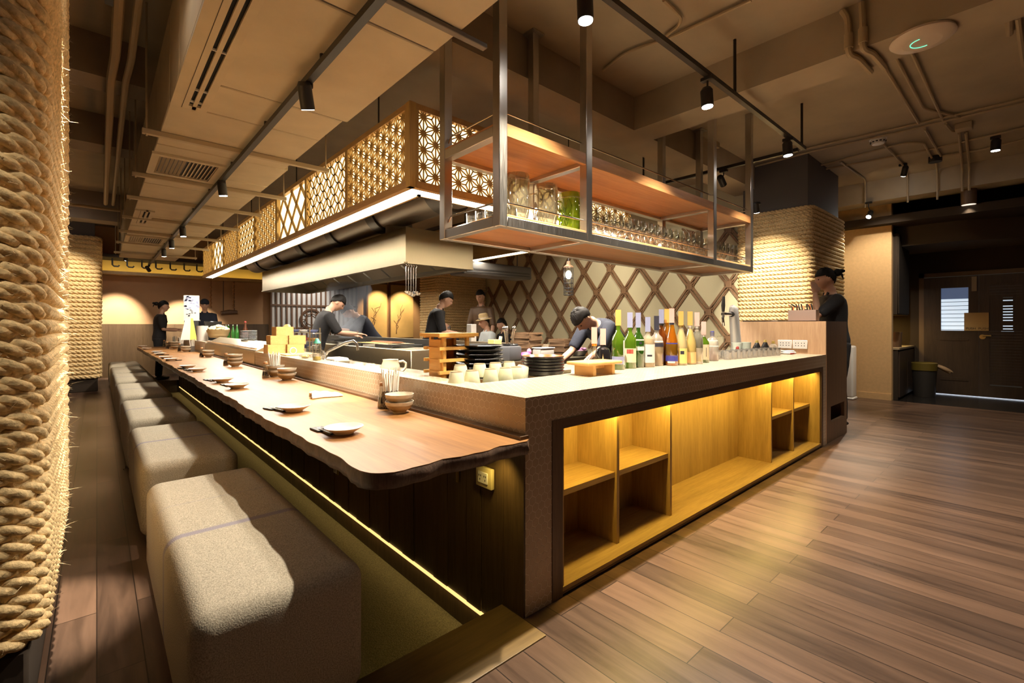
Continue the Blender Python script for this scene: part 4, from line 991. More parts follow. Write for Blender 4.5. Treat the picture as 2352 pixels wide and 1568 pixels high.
def stickpot(loc, k, n):
    t = thing('cutlery_pot', 'dark woven pot of wrapped chopsticks beside the %s bowl stack from the near end' % ORD[k], 'pot', loc, .2)
    obj('pot_body', G().rbox(-.036,.036,-.036,.036,0,.095,.006,2), WEAVE, t); obj('pot_mouth', G().box(-.03,.03,-.03,.03,.0955,.0965), M['black'], t, smooth=False)
    rr = random.Random(k+40)
    for i in range(n):
        x, y = ((i % 4)-1.5)*.015, ((i//4)-1.5)*.015; tx, ty = x*1.5+rr.uniform(-.008,.008), y*1.4+rr.uniform(-.008,.008); h = rr.uniform(.185,.215)
        o = obj('wrapped_chopsticks', G().bar((x, y, .06), (tx, ty, h), .011, .006, up=(rr.uniform(-1,1), rr.uniform(-1,1), 0)).bar((tx, ty, h), (tx*1.02, ty*1.02, h+.012), .006, .004), PAPERW, smooth=False)
        o.location = loc; o.rotation_euler = (0,0,.2); tag(o, 'white paper wrapped chopsticks standing in the %s woven pot from the near end' % ORD[k], 'chopsticks', 'wrapped chopsticks in the %s pot' % ORD[k])
sets = [((879,936),(906,936),[((929,946),2)]), ((610,868),(632,864),[((659,873),2),((645,864),2)]), ((519,839),None,[((540,842),3)]), ((463,820),(482,806),[((481,820),2)]),
        ((412,807),(425,800),[((427,808),2)]), ((384,801),None,[((402,801),3)]), ((364,792),(375,788),[((379,793),2)])]
for k, (sb, pt, bs) in enumerate(sets):
    f = lambda q, r: (lambda p: Vector((min(p.x, 1.264-r), min(p.y, 12.1), T)))(atz(*q, T))
    soy(f(sb, .03), 'soy sauce bottle with a brown cap beside the %s bowl stack from the near end' % ORD[k])
    if pt: q = f(pt, .045); stickpot(q, k, 14 if k < 2 else 8)
    for m_, (b, n) in enumerate(bs):
        q = f(b, .076)
        for j in range(n): bowl((q.x, q.y, T+j*.0385), 'striped cream bowl, %s of the %sbowl stack %s from the near end' % (('bottom one','second one','top one')[j] if n == 3 else ('bottom one','top one')[j], 'rear ' if m_ else '', ORD[k]))
# towel
g = G(); rr = random.Random(9); pts = []; nx, ny = 26, 14
for i in range(nx):
    for j in range(ny):
        u, v = i/(nx-1), j/(ny-1); wd = .05*(1-.75*u); h = .038*(1-u)**.6*math.sin(PI*v)**.8*(1+.25*math.sin(9*v+3*u)) + .004*math.sin(20*u+7*v)*(math.sin(PI*v))
        pts.append((u*.19-.09, (v-.5)*2*wd+.012*math.sin(5*u), max(.0015, h+.002)))
g.add(pts, [(i*ny+j, (i+1)*ny+j, (i+1)*ny+j+1, i*ny+j+1) for i in range(nx-1) for j in range(ny-1)])
p = atz(748, 912, T); o = obj('hand_towel', g, M['towel'], loc=(p.x, p.y, T)); o.rotation_euler = (0,0,-.15); tag(o, 'crumpled white hand towel lying on the dining counter before the near pot', 'towel')
md = o.modifiers.new('thick', 'SOLIDIFY'); md.thickness = .006; md.offset = 1
# stickers, socket and bracket on the plank front
for k, (px, py) in enumerate(((770,1080),(657,995),(553,955),(492,905))):
    p = atx(px, py, TX1-.007); t = thing('label_sticker', 'small white number sticker on the plank front below the counter, %s from the near end' % ORD[k], 'sticker', p)
    obj('sticker_paper', G().box(-.001, 0, -.03, .03, -.02, .02), M['white'], t, smooth=False)
    obj('sticker_mark', G().box(-.002,-.001,-.008,.0,-.012,.012).box(-.002,-.001,.008,.016,-.012,.012).box(-.002,-.001,.016,.022,-.012,-.006), plain('grey_ink_%d' % k, (.2,.2,.18), .6), t, smooth=False)
    obj('sticker_tab', G().box(-.001, 0, -.062, -.045, -.02, .02), plain('yellow_tab_%d' % k, (.45,.36,.05), .6), t, smooth=False)
p = atx(1118, 1094, TX1-.007); t = thing('wall_socket', 'beige double power socket on the plank front under the counter end', 'socket', p)
obj('socket_box', G().rbox(-.02, 0, -.055, .055, -.045, .045, .004, 2), plain('socket_beige', (.62,.52,.26), .5), t)
obj('socket_plate', G().rbox(-.025, -.02, -.035, .035, -.026, .026, .003, 1), M['whitep'], t)
g = G()
for y in (-.018, .018):
    for dy, dz in ((-.006,.008),(.006,.008),(0,-.009)): g.cbox((-.0252, y+dy, dz), .001, .004, .008)
obj('socket_hole', g, M['black'], t, smooth=False)
p = atx(1053, 1135, TX1-.007); t = thing('folding_bracket', 'slim brass folding bracket under the near end of the counter', 'bracket', (TX1-.008, p.y, T-.06))
obj('upright', G().box(-.008, 0, -.007, .007, -.235, 0), M['brass'], t, smooth=False); obj('brace', G().bar((-.004, 0, -.13), (-.1, .01, -.01), .012, .006), M['brass'], t, smooth=False); obj('joint_pin', G().cyl((-.012, 0, -.13), (0,0,-.13), .01), M['brass'], t)
spotlight('under_counter_lamp', (1.22, 1.48, .67), (1.30, 1.56, .3), 2.2, 110, .8, (1,.72,.2))

# ================================================================ on the near ledge and the prep counter behind it
def masu(i, x, y, z, lab):
    t = thing('wooden_box', lab, 'box', (x, y, z), 0, 'pale wooden boxes stacked on the ledge')
    g = G(); w, d, h, th = .17, .17, .092, .011
    g.box(0, w, 0, th, 0, h); g.box(0, w, d-th, d, 0, h); g.box(0, th, th, d-th, 0, h); g.box(w-th, w, th, d-th, 0, h); g.box(th, w-th, th, d-th, 0, th)
    obj('box_wall', g, M['crate'], t, smooth=False)
    g = G()
    for zz in (.0, .046): g.box(-.0008, .012, -.0008, .012, zz+.004, zz+.024); g.box(w-.012, w+.0008, -.0008, .012, zz+.024, zz+.044)
    obj('finger_joint', g, plain('joint_wood_%d' % i, (.62,.36,.12), .5), t, smooth=False)
for i, (x, y, z, lab) in enumerate(((1.315, 5.25, .9, 'bottom left'), (1.495, 5.22, .9, 'bottom right'), (1.345, 5.27, .9925, 'middle left'), (1.52, 5.25, .9925, 'middle right'), (1.40, 5.27, 1.085, 'topmost'))):
    masu(i, x, y, z, 'pale wooden measuring box, %s of the pyramid on the tiled ledge' % lab)
def simple(name, label, cat, loc, parts, rotz=0, group=None):
    t = thing(name, label, cat, loc, rotz, group)
    for nm, g, m in parts: obj(nm, g, m, t)
    return t
SPINE = plain('amber_plastic', (.55,.42,.05), .3)
p = atx(731, 828, 1.40); simple('dispenser_bottle', 'clear squeeze bottle with a green cap on the tiled ledge', 'bottle', (1.39, p.y, .9), [
    ('bottle_body', G().lathe([(0,0),(.033,0),(.036,.01),(.036,.12),(.028,.15),(0,.15)], 24), M['glass']), ('liquid', G().lathe([(0,.002),(.031,.003),(.032,.03),(0,.03)], 20), SPINE),
    ('bottle_cap', G().lathe([(0,.185),(.014,.182),(.018,.168),(.030,.150),(.030,.142),(0,.142)], 24), plain('green_cap', (.10,.42,.30), .4))])
p = atx(704, 826, 1.40); simple('sauce_dish', 'shallow dish of yellow citrus on the ledge beside the green capped bottle', 'dish', (1.39, p.y, .9), [('dish_body', G().lathe([(0,.004),(.03,.004),(.05,.02),(.052,.022),(.05,.024),(0,.012)], 24), M['glass']), ('citrus', G().ball((0,0,.018), .034, .034, .014), plain('citrus_yellow', (.72,.58,.08), .5))])
p = atx(660, 824, 1.40); g = G().rbox(-.05,.05,-.16,.16,0,.012,.004,2); simple('serving_board', 'pale board lying on the ledge in front of the wooden boxes', 'board', (1.40, p.y+.02, .9), [('board', g, M['crate']), ('ring_handle', G().tube([(.03+.03*math.cos(a), -.1, .045+.03*math.sin(a)) for a in [i*PI/8 for i in range(16)]], .006, 6, closed=True), M['whitep'])])
p = atx(760, 822, 1.62); t = thing('faucet', 'chrome swing faucet over the prep sink behind the tiled ledge', 'faucet', (1.60, p.y+.1, .82))
obj('faucet_base', G().lathe([(0,0),(.03,0),(.03,.05),(.022,.06),(.022,.10),(0,.10)], 20), M['chrome'], t); obj('spout', G().tube([(0,0,.08),(.02,-.03,.13),(.10,-.25,.215),(.13,-.36,.235),(.14,-.40,.215),(.145,-.41,.15)], .012, 10), M['chrome'], t); obj('lever', G().tube([(0,0,.10),(-.01,.0,.13),(-.02,.07,.15)], .007, 8), M['chrome'], t)
p = atx(775, 832, 1.60); simple('white_appliance', 'small white and steel appliance beside the faucet', 'appliance', (1.60, p.y, .82), [('appliance_body', G().rbox(-.07,.07,-.10,.10,0,.09,.02,3), M['whitep']), ('appliance_panel', G().rbox(-.074,-.07,-.06,.06,.03,.07,.001,1), M['black']), ('appliance_lid', G().rbox(-.06,.06,-.13,-.10,.01,.07,.008,2), M['steel2'])])
CUPU = [(0,.004),(.030,0),(.034,.0),(.043,.088),(.040,.090),(.031,.008),(0,.008)]
cup0 = None
def cup(loc, label, flip=True, tilt=None):
    global cup0
    if cup0 is None:
        cup0 = thing('tea_cup', label, 'cup', loc, 0, 'celadon cups behind the bar top')
        g = G().lathe([(0,.070),(.026,.070),(.028,.074),(.031,.074),(.034,.068),(.046,.004),(.045,0),(.042,.0),(.031,.062),(0,.064)], 28); obj('cup_body', g, M['celadon'], cup0); obj('foot_ring', G().lathe([(.0255,.0705),(.0275,.0755),(.0312,.0755),(.0325,.071)], 28), BAND, cup0); return cup0
    o = dup(cup0, loc, rnd.uniform(0,6), label)
    if tilt: o.rotation_euler = tilt
    return o
for k, (px, py) in enumerate(((1052,862),(1088,866),(1131,868),(1165,862),(1190,860))):
    p = aty(px, py, 1.985); cup((p.x, 2.0, .882), 'upturned celadon tea cup in the front row behind the bar top, %s from the left' % ('first','second','third','fourth','fifth')[k])
for k, px in enumerate((1060,1104,1140,1172)):
    p = aty(px, 850, 2.10); cup((p.x, 2.11, .903), 'upturned celadon tea cup in the rear row behind the bar top, %s from the left' % ('first','second','third','fourth')[k])
cup((aty(1193, 850, 2.0).x+.035, 2.03, .884), 'pale tea cup tilted against the upturned cups beside the red lined bowls', tilt=(0,.35,0))
for k, (px, py) in enumerate(((822,836),(842,836),(860,842))): p = atx(px, py, 1.56); cup((1.56+.03*(k%2), p.y, .822), 'celadon tea cup on the prep counter beside the faucet, %s from the left' % ('first','second','third')[k])
M['jug'] = plain('beige_jug', (.40,.34,.24), .4)
p = atx(897, 850, 1.60); simple('water_jug', 'pale rounded jug behind the near woven pot', 'jug', (1.60, p.y, .822), [('jug_body', G().lathe([(0,0),(.055,0),(.070,.03),(.066,.08),(.054,.115),(.057,.125),(.051,.125),(.048,.115),(.05,.08),(0,.02)], 28), M['jug']), ('jug_handle', G().tube([(.05,-.02,.105),(.085,-.03,.11),(.105,-.035,.095),(.105,-.035,.065),(.085,-.03,.04),(.06,-.02,.035)], .009, 8), M['jug'])])
o = obj('cup_board', G().rbox(2.035, 2.34 if False else 2.36, 2.05, 2.17, .881, .902, .003, 1), M['steel2']); tag(o, 'thin steel riser under the rear row of upturned cups', 'riser')
# ochre wooden rack
rk = thing('wooden_rack', 'ochre wooden slatted rack standing behind the tiled ledge', 'rack', (1.50, 2.28, .822))
W_, D_, H_ = .19, .16, .31
for x in (.012, W_-.012):
    for y in (.012, D_-.012): obj('rack_post', G().box(x-.01, x+.01, y-.01, y+.01, 0, H_), M['ochre'], rk, smooth=False)
obj('rack_side', G().box(-.004, .004, .022, D_-.022, .02, H_-.02), M['ochre'], rk, smooth=False); obj('rack_back', G().box(.06, W_-.022, D_-.004, D_+.004, .02, H_-.02), M['ochre'], rk, smooth=False)
for k in range(5):
    z = .02 + k*.07
    for y in (.0, D_): obj('rack_slat', G().box(-.03, W_+.03, y-.009, y+.009, z, z+.018), M['ochre'], rk, smooth=False)
    obj('rack_board', G().box(-.012, W_+.012, .012, D_-.012, z+.004, z+.014) if k < 4 else G().box(-.045, W_+.045, -.03, D_+.03, z+.008, z+.028), M['ochre'], rk, smooth=False)
PL_L = [(0,.0),(.10,.0),(.13,.008),(.153,.022),(.157,.026),(.152,.028),(.125,.016),(0,.008)]
lp0 = None
for k in range(7):
    lab = 'large black plate, %s of the stack behind the upturned cups' % (['bottom','second','third','fourth','fifth','sixth','top'][k])
    loc = (1.79, 2.32, .882+k*.0275)
    if lp0 is None: lp0 = thing('black_plate', lab, 'plate', loc, 0, 'stack of large black plates'); obj('plate_body', G().lathe(PL_L, 40), M['lacquer'], lp0)
    else: dup(lp0, loc, 0, lab)
# stand those plates and the rack on a raised steel shelf
o = obj('low_shelf', G().rbox(1.68, 2.02, 2.14, 2.50, .822, .881, .004, 1), M['steel2']); tag(o, 'low steel riser under the stack of large black plates', 'riser')
rb0 = None; q = aty(1252, 850, 2.08)
for k in range(6):
    lab = 'round black tray bowl with red inside, %s of the stack beside the serving tray' % ['bottom','second','third','fourth','fifth','topmost'][k]; loc = (q.x, 2.10, .882+k*.0185)
    if rb0 is None:
        rb0 = thing('lacquer_bowl', lab, 'bowl', loc, 0, 'red lined lacquer bowls'); obj('bowl_body', G().lathe([(0,0),(.10,0),(.128,.006),(.138,.026),(.135,.028),(.132,.026)], 40), M['lacquer'], rb0); obj('red_lining', G().lathe([(0,.006),(.120,.008),(.133,.0275),(.130,.0278),(.116,.011),(0,.009)], 40), M['red'], rb0)
    else: dup(rb0, loc, 0, lab)
p = atz(1360, 858, .9); t = thing('serving_tray', 'ochre wooden footed serving tray on the bar top', 'tray', (2.25, 1.77, .9), -.05)
obj('tray_board', G().rbox(-.155,.155,-.09,.09,.062,.082,.008,2), M['crate'], t)
for x in (-.085, .085): obj('tray_foot', G().box(x-.012, x+.012, -.075, .075, 0, .062), M['crate'], t, smooth=False)
obj('tray_stretcher', G().box(-.073,.073,-.012,.012,.035,.062), M['crate'], t, smooth=False)

# ================================================================ bottles on the bar
def tint(name, col, op=.10, body=.5):
    m = glass(name, tuple(c**.55 for c in col), op, .04); nt = m.node_tree
    out = nt.nodes.get('Material Output'); mx = [n for n in nt.nodes if n.type == 'MIX_SHADER'][0]; tr = [n for n in nt.nodes if n.type == 'BSDF_TRANSPARENT'][0]
    tl = N(nt, 'ShaderNodeBsdfTranslucent'); tl.inputs[0].default_value = (*[min(1, c*1.6) for c in col], 1); df = N(nt, 'ShaderNodeBsdfDiffuse'); df.inputs[0].default_value = (*col, 1)
    m1 = N(nt, 'ShaderNodeMixShader'); m1.inputs[0].default_value = .35; L(nt, tl.outputs[0], m1.inputs[1]); L(nt, df.outputs[0], m1.inputs[2])
    m2 = N(nt, 'ShaderNodeMixShader'); m2.inputs[0].default_value = body; L(nt, tr.outputs[0], m2.inputs[1]); L(nt, m1.outputs[0], m2.inputs[2]); L(nt, m2.outputs[0], mx.inputs[1])
    return m
GR = tint('bottle_green', (.25,.42,.04)); GD = tint('bottle_deep_green', (.08,.22,.03)); AM = tint('bottle_amber', (.75,.36,.03)); BR = tint('bottle_brown', (.35,.12,.02)); CL = tint('bottle_clear', (.93,.86,.7)); BK = plain('bottle_black', (.012,.012,.014), .12)
WINE = [(0,0),(.034,0),(.037,.006),(.037,.18),(.034,.205),(.016,.245),(.0135,.255),(.0135,.30),(0,.30)]
SLOPE = [(0,0),(.036,0),(.039,.006),(.039,.13),(.034,.17),(.018,.25),(.014,.27),(.014,.30),(0,.30)]
BURLY = [(0,0),(.040,0),(.043,.006),(.043,.16),(.036,.20),(.018,.222),(.016,.235),(.016,.27),(0,.27)]
def bottle(px, py, prof, m, label, h=None, lab=None, lab2=None, capc=None, tagc=None, liq=None, dz=0, tilt=0, yaw=0):
    p = atz(px, py, .9); p.y = min(p.y, 1.86); p = atd(px, py, p.y/ray(px, py)[1]); p.z = .9
    s = (h/prof[-1][1]) if h else 1
    t = thing('drink_bottle', label, 'bottle', (p.x, p.y, .9)); P = [(r*(1.16 if r > .02 else 1.05), z*s) for r, z in prof]; H = prof[-1][1]*s
    obj('bottle_body', G().lathe(P, 28), m, t)
    if liq:
        zt, c = liq; g = G().lathe([(max(0, r-.003), max(.003, min(z, zt*H))) for r, z in P if z <= zt*H+.02] + [(0, zt*H)], 24); obj('drink', g, c, t)
    def band(z0, z1, a0, a1, mm, nm):
        R = lambda z: np.interp(z, [q[1] for q in P[1:-1]], [q[0] for q in P[1:-1]])+.0008; g = G(); n = 14; vs = []
        for i in range(n+1):
            a = math.radians(a0+(a1-a0)*i/n)
            for z in (z0*H, z1*H): vs.append((R(z)*math.cos(a), R(z)*math.sin(a), z))
        g.add(vs, [(2*i, 2*i+2, 2*i+3, 2*i+1) for i in range(n)]); obj(nm, g, mm, t)
    face = math.degrees(math.atan2(-p.y, -p.x))
    if lab: band(lab[0], lab[1], face-70, face+70, lab[2], 'label')
    if lab2: band(lab2[0], lab2[1], face-lab2[3], face+lab2[4], lab2[2], 'label_mark')
    if capc: obj('bottle_cap', G().lathe([(0,H+.006),(.0145,H+.006),(.016,H),(.0165,H-.035),(0,H-.035)], 20), capc, t)
    if tagc:
        d = Vector((-p.x, -p.y, 0)).normalized(); sx = Vector((-d.y, d.x, 0)); g = G()
        g.bar(d*.017+Vector((0,0,H-.02)), d*.012+Vector((0,0,H+.085)), .036, .0012, up=d); obj('tax_strip', g, tagc, t, smooth=False)
    if tilt: t.rotation_euler = (0, tilt, 0)
    return t
cw = M['white']; cb = plain('label_blue', (.05,.05,.30), .5); cc_ = plain('label_cream', (.72,.62,.42), .6); cr = plain('label_red', (.4,.05,.04), .5); cg = plain('label_grey_blue', (.30,.32,.50), .6); co = plain('tag_orange', (.85,.42,.10), .6); cp = plain('tag_pink', (.72,.45,.40), .6)
ck = plain('label_black', (.03,.03,.05), .5); gold = plain('cap_gold', (.55,.40,.12), .35, .6)
yel = plain('lemon_drink', (.86,.62,.02), .3); pal = plain('pale_lemon_drink', (.86,.70,.24), .35); amb = plain('amber_drink', (.50,.20,.02), .25); mar = plain('maroon_drink', (.20,.06,.06), .3); grn = plain('green_wine', (.16,.25,.02), .25); wg = plain('golden_drink', (.42,.26,.05), .25)
bottle(1420, 847, WINE, GR, 'tall green wine bottle with an orange tax strip, leftmost of the bottle row', .315, (.12,.28,cg), (.1,.62,cw,-50,75), None, co, (.55, grn))
bottle(1447, 845, WINE, GR, 'green bottle with a cream and red label, second of the bottle row', .30, (.14,.46,cc_), (.34,.44,cr,30,30), None, cg, (.5, grn))
bottle(1466, 843, WINE, GD, 'deep green bottle with a plain white label high on it', .30, (.40,.66,cw), (.55,.60,ck,-10,35), None, cg, (.36, grn))
bottle(1488, 842, BURLY, CL, 'clear bottle with a tall white label and small brushed mark', .27, (.12,.60,cw), (.28,.33,ck,5,35), gold, cg, (.75, wg))
bottle(1508, 839, BURLY, CL, 'square shouldered bottle of amber liquor with a black and white band', .28, (.50,.60,ck), (.62,.65,cw,70,70), ck, ck, (.62, wg))
bottle(1519, 834, WINE, BR, 'slim brown bottle behind the amber liquor bottle', .33, None, None, M['black'], cg, (.7, amb))
bottle(1543, 839, SLOPE, AM, 'orange amber bottle with a large blue label', .335, (.10,.50,cb), (.06,.10,cw,40,30), ck, cp, (.8, amb))
bottle(1532, 829, SLOPE, AM, 'orange bottle half hidden behind the blue labelled bottle', .335, None, None, None, co, (.8, amb))
bottle(1564, 838, SLOPE, CL, 'pale lemon bottle with a small black tree mark', .315, (.05,.40,pal), (.26,.34,ck,5,30), gold, co, (.85, pal))
bottle(1585, 836, SLOPE, CL, 'bright yellow drink bottle with a peach label', .315, (.04,.30,plain('label_peach', (.85,.52,.22), .6)), None, M['whitep'], co, (.85, yel))
bottle(1601, 835, WINE, CL, 'yellow bottle in a dark olive sleeve', .31, (.40,.80,plain('olive_sleeve', (.06,.06,.02), .6)), (.0,.06,M['whitep'],80,80), M['whitep'], cp, (.38, yel))
bottle(1616, 832, WINE, GR, 'small green bottle with a cream vertical label, last of the bottle row', .24, (.10,.60,cc_), (.2,.5,M['black'],-25,30), M['whitep'], cp, (.6, grn))
t = bottle(1636, 828, BURLY, CL, 'clear jug of maroon drink with a blue lid', .24, (.50,.72,M['whitep']), None, cb, None, (.5, mar)); obj('jug_handle', G().tube([(.03,-.03,.2),(.07,-.06,.2),(.08,-.07,.12),(.035,-.03,.06)], .006, 8), M['glass'], t)
bottle(1385, 838, BURLY, BK, 'black bottle with silver studs behind the serving tray', .19, None, (.4,.6,M['chrome'],4,4), None, cp)
t = bottle(1365, 838, [(0,0),(.04,0),(.055,.03),(.05,.07),(.02,.11),(.014,.14),(.016,.20),(0,.20)], M['glass'], 'round glass decanter with an orange collar behind the serving tray', .20, None, None, plain('collar_orange', (.90,.30,.03), .5), cp)
# beer tap
M['tapchrome'] = plain('tap_chrome', (.92,.92,.92), .33, .75)
t = thing('beer_tap', 'leaning chrome beer tap with a black handle behind the bar', 'beer tap', (4.60, 1.93, .881))
obj('tap_column', G().tube([(.03,-.02,0),(.02,-.01,.15),(0,0,.40),(-.01,.0,.47),(-.03,.01,.50)], [.05,.048,.044,.042,.02], 20), M['tapchrome'], t)
obj('tap_arm', G().cyl((-.02,0,.42), (-.20,.02,.42), .018), M['chrome'], t); obj('spout', G().tube([(-.18,.02,.42),(-.20,.02,.38),(-.18,.02,.31)], .012, 8), M['chrome'], t)
obj('tap_handle', G().tube([(-.19,.02,.44),(-.19,.02,.50),(-.18,.02,.585)], [.012,.018,.012], 10), M['black'], t); obj('tap_collar', G().cyl((-.02,0,.42),(-.05,.003,.42),.026), M['black'], t)
# tumblers on the bar
tm0 = None; k = 0
for r_ in range(2):
    for i in range(11):
        loc = (4.03+i*.092+.02*r_, 1.80-i*.008-.075*r_+.03, .9)
        lab = 'clear short tumbler in the rows at the far end of the bar top'
        if tm0 is None: tm0 = thing('tumbler', lab, 'glass', loc, 0, 'short tumblers at the far end of the bar'); obj('tumbler_body', G().lathe([(0,.008),(.030,0),(.033,.004),(.035,.075),(.033,.075),(.030,.012),(0,.014)], 20), tint('tumbler_glass', (.80,.78,.74), .2, .25), tm0)
        else: dup(tm0, loc, 0, lab)
for k, (px, py) in enumerate(((1692,800),(1712,800))):
    p = aty(px, py, 1.87); simple('plastic_cup', ('pale plastic cup with a red print behind the tumblers', 'plain pale plastic cup behind the tumblers')[k], 'cup', (p.x, 1.865, .9), [('cup_body', G().lathe([(0,0),(.035,0),(.048,.13),(.046,.13),(.033,.006),(0,.006)], 24), plain('cup_plastic_%d' % k, (.72,.78,.68), .3))] + ([('cup_print', G().ball((-.036,-.016,.08), .010, .016, .022), cr)] if k == 0 else []))
for k, px in enumerate((1741,1760)):
    p = aty(px, 797, 1.86); simple('cone_shaker', '%s of two black cone shakers behind the tumblers' % ('left','right')[k], 'shaker', (p.x, 1.87, .9), [('shaker_body', G().lathe([(0,0),(.045,0),(.047,.05),(.016,.12),(0,.125)], 24), M['lacquer']), ('shaker_tip', G().lathe([(0,.145),(.012,.14),(.017,.118),(0,.117)], 20), gold)])
p = aty(1776, 800, 1.86); simple('round_flask', 'small round flask with a gold top beside the black cone shakers', 'flask', (p.x, 1.86, .9), [('flask_body', G().ball((0,0,.05), .045, .045, .05), CL), ('flask_top', G().lathe([(0,.13),(.014,.125),(.018,.10),(0,.09)], 20), gold)])
for k, (px, py) in enumerate(((1803,790),(1838,791))):
    p = atx(px, py, BX1-.002); t = thing('power_socket', '%s white power socket on the side of the host desk above the bar' % ('left','right')[k], 'socket', (BX1+.001, p.y, p.z))
    obj('socket_plate', G().rbox(-.012, 0, -.068, .068, -.045, .045, .004, 1), M['whitep'], t); g = G()
    for y in (-.04,-.015,.015,.04):
        for z in (-.012,.014): g.cbox((-.0125, y, z), .001, .007, .009)
    obj('socket_hole', g, M['black'], t, smooth=False)
for k, (px, py, l_) in enumerate(((1812,812,'white folded cloth with a red edge lying on the far end of the bar top'),(1845,806,'plain white folded cloth by the power sockets'))):
    p = atz(px, py, .9); p.x = min(p.x, 5.30); p.y = min(max(p.y, 1.5), 1.75); simple('bar_towel', l_, 'cloth', (p.x, p.y, .9), [('cloth_fold', G().rbox(-.09,.09,-.06,.06,.001,.022,.010,3).rbox(-.07,.07,-.05,.055,.018,.036,.008,3), M['towel'])] + ([('red_edge', G().rbox(-.092,.02,-.063,-.055,.002,.016,.003,1), cr)] if k == 0 else []))
# host desk things
simple('flat_tray', 'flat black tray on top of the host desk', 'tray', (5.60, 2.02, 1.235), [('tray_body', G().rbox(-.09,.09,-.22,.2,0,.012,.004,1), M['lacquer'])])
t = thing('pen_box', 'brown wooden box full of pens and scissors on the host desk', 'box', (5.61, 1.63, 1.235))
g = G(); g.box(-.06,.06,-.13,-.12,0,.12); g.box(-.06,.06,.12,.13,0,.12); g.box(-.06,-.052,-.12,.12,0,.12); g.box(.052,.06,-.12,.12,0,.12); g.box(-.06,.06,-.13,.13,0,.008); obj('box_body', g, plain('grey_brown_box', (.28,.20,.17), .6), t, smooth=False)
obj('box_divider', G().box(-.058,.058,-.03,-.022,.008,.13), plain('box_divider_brown', (.22,.15,.12), .6), t, smooth=False)
rr = random.Random(4)
for i in range(12):
    y = -.10+i*.018; x = rr.uniform(-.03,.03); mm = [M['black'], plain('scissor_orange', (.75,.22,.08), .4), M['chrome']][i % 3]
    o = obj('pen', G().tube([(x, y, .02), (x+rr.uniform(-.02,.02), y+rr.uniform(.0,.03), .15), (x+rr.uniform(-.02,.02), y+rr.uniform(.02,.06), .185)], .007, 6), mm); o.location = (5.61, 1.63, 1.235)
    tag(o, '%s pen standing in the brown box on the host desk' % ['black','orange handled','silver'][i % 3], 'pen', '%s pens in the box' % ['black','orange','silver'][i % 3])

# ================================================================ on the hanging shelf
zs = HZ0+P6+.0145
def jar(px, y, lab, m, h):
    p = aty(px, 470, y); t = thing('glass_jar', lab, 'jar', (p.x, y, zs))
    obj('jar_body', G().lathe([(0,.006),(.065,0),(.074,.012),(.080,h*.5),(.080,h*.9),(.077,h),(.073,h),(.076,h*.9),(.075,h*.5),(.068,.02),(0,.016)], 32), m, t)
    obj('jar_collar', G().lathe([(.0805,h*.86),(.0825,h*.865),(.0825,h*.885),(.0805,h*.89)], 32), M['glass'], t)
    obj('jar_handle', G().tube([(-.075,.02,h*.8),(-.115,.04,h*.78),(-.12,.04,h*.5),(-.078,.02,h*.35)], .008, 8), m, t)
    rr = random.Random(px); g = G()
    for i in range(26):
        a, z = rr.uniform(0,6.28), rr.uniform(.03, h*.75); r = .0785; pts = [( (r)*math.cos(a+j*.11), r*math.sin(a+j*.11), z+.03*math.sin(j*1.1+i)) for j in range(6)]; g.tube(pts, .0028, 5)
    obj('etched_swirl', g, M['glass'] if m is JG else M['glassg'], t); return t
JG = tint('jar_glass', (.86,.80,.60), .16, .22); JV = tint('jar_green', (.55,.72,.06), .14, .45)
jar(1188, 2.22, 'clear ribbed glass jar on the hanging shelf, leftmost of three', JG, .34)
jar(1254, 2.22, 'clear ribbed glass jar in the middle of three on the hanging shelf', JG, .325)
jar(1309, 2.22, 'bright green glass jar on the hanging shelf', JV, .315)
sg0 = None
for i in range(2):
    for j in range(4):
        loc = (1.80+i*.085, 2.12+j*.095, zs); lab = 'small clear tumbler at the left end of the hanging shelf'
        if sg0 is None: sg0 = thing('shelf_tumbler', lab, 'glass', loc, 0, 'small tumblers on the left end of the shelf'); obj('tumbler_body', G().lathe([(0,.008),(.032,0),(.035,.004),(.037,.085),(.035,.085),(.032,.012),(0,.014)], 18), M['glass'], sg0)
        else: dup(sg0, loc, 0, lab)
wg0 = None
for r_ in range(3):
    for i in range(24):
        x = 2.66 + i*.102 + (.05 if r_ % 2 else 0)
        if 4.22 < x < 4.37 and r_ == 0: continue
        loc = (x, 2.10+r_*.13, zs); lab = 'clear stemmed wine glass in the rows on the hanging shelf'
        if x > 5.08: continue
        if wg0 is None:
            wg0 = thing('wine_glass', lab, 'wine glass', loc, 0, 'stemmed glasses on the hanging shelf')
            obj('bowl', G().lathe([(.006,.085),(.028,.105),(.038,.135),(.037,.165),(.031,.205),(.030,.205),(.035,.165),(.036,.135),(.027,.108),(0,.092)], 18), M['glass'], wg0)
            obj('stem', G().lathe([(0,.003),(.033,.001),(.034,.003),(.006,.010),(.0045,.03),(.0045,.07),(.007,.086),(0,.088)], 14), M['glass'], wg0)
        else: dup(wg0, loc, 0, lab)
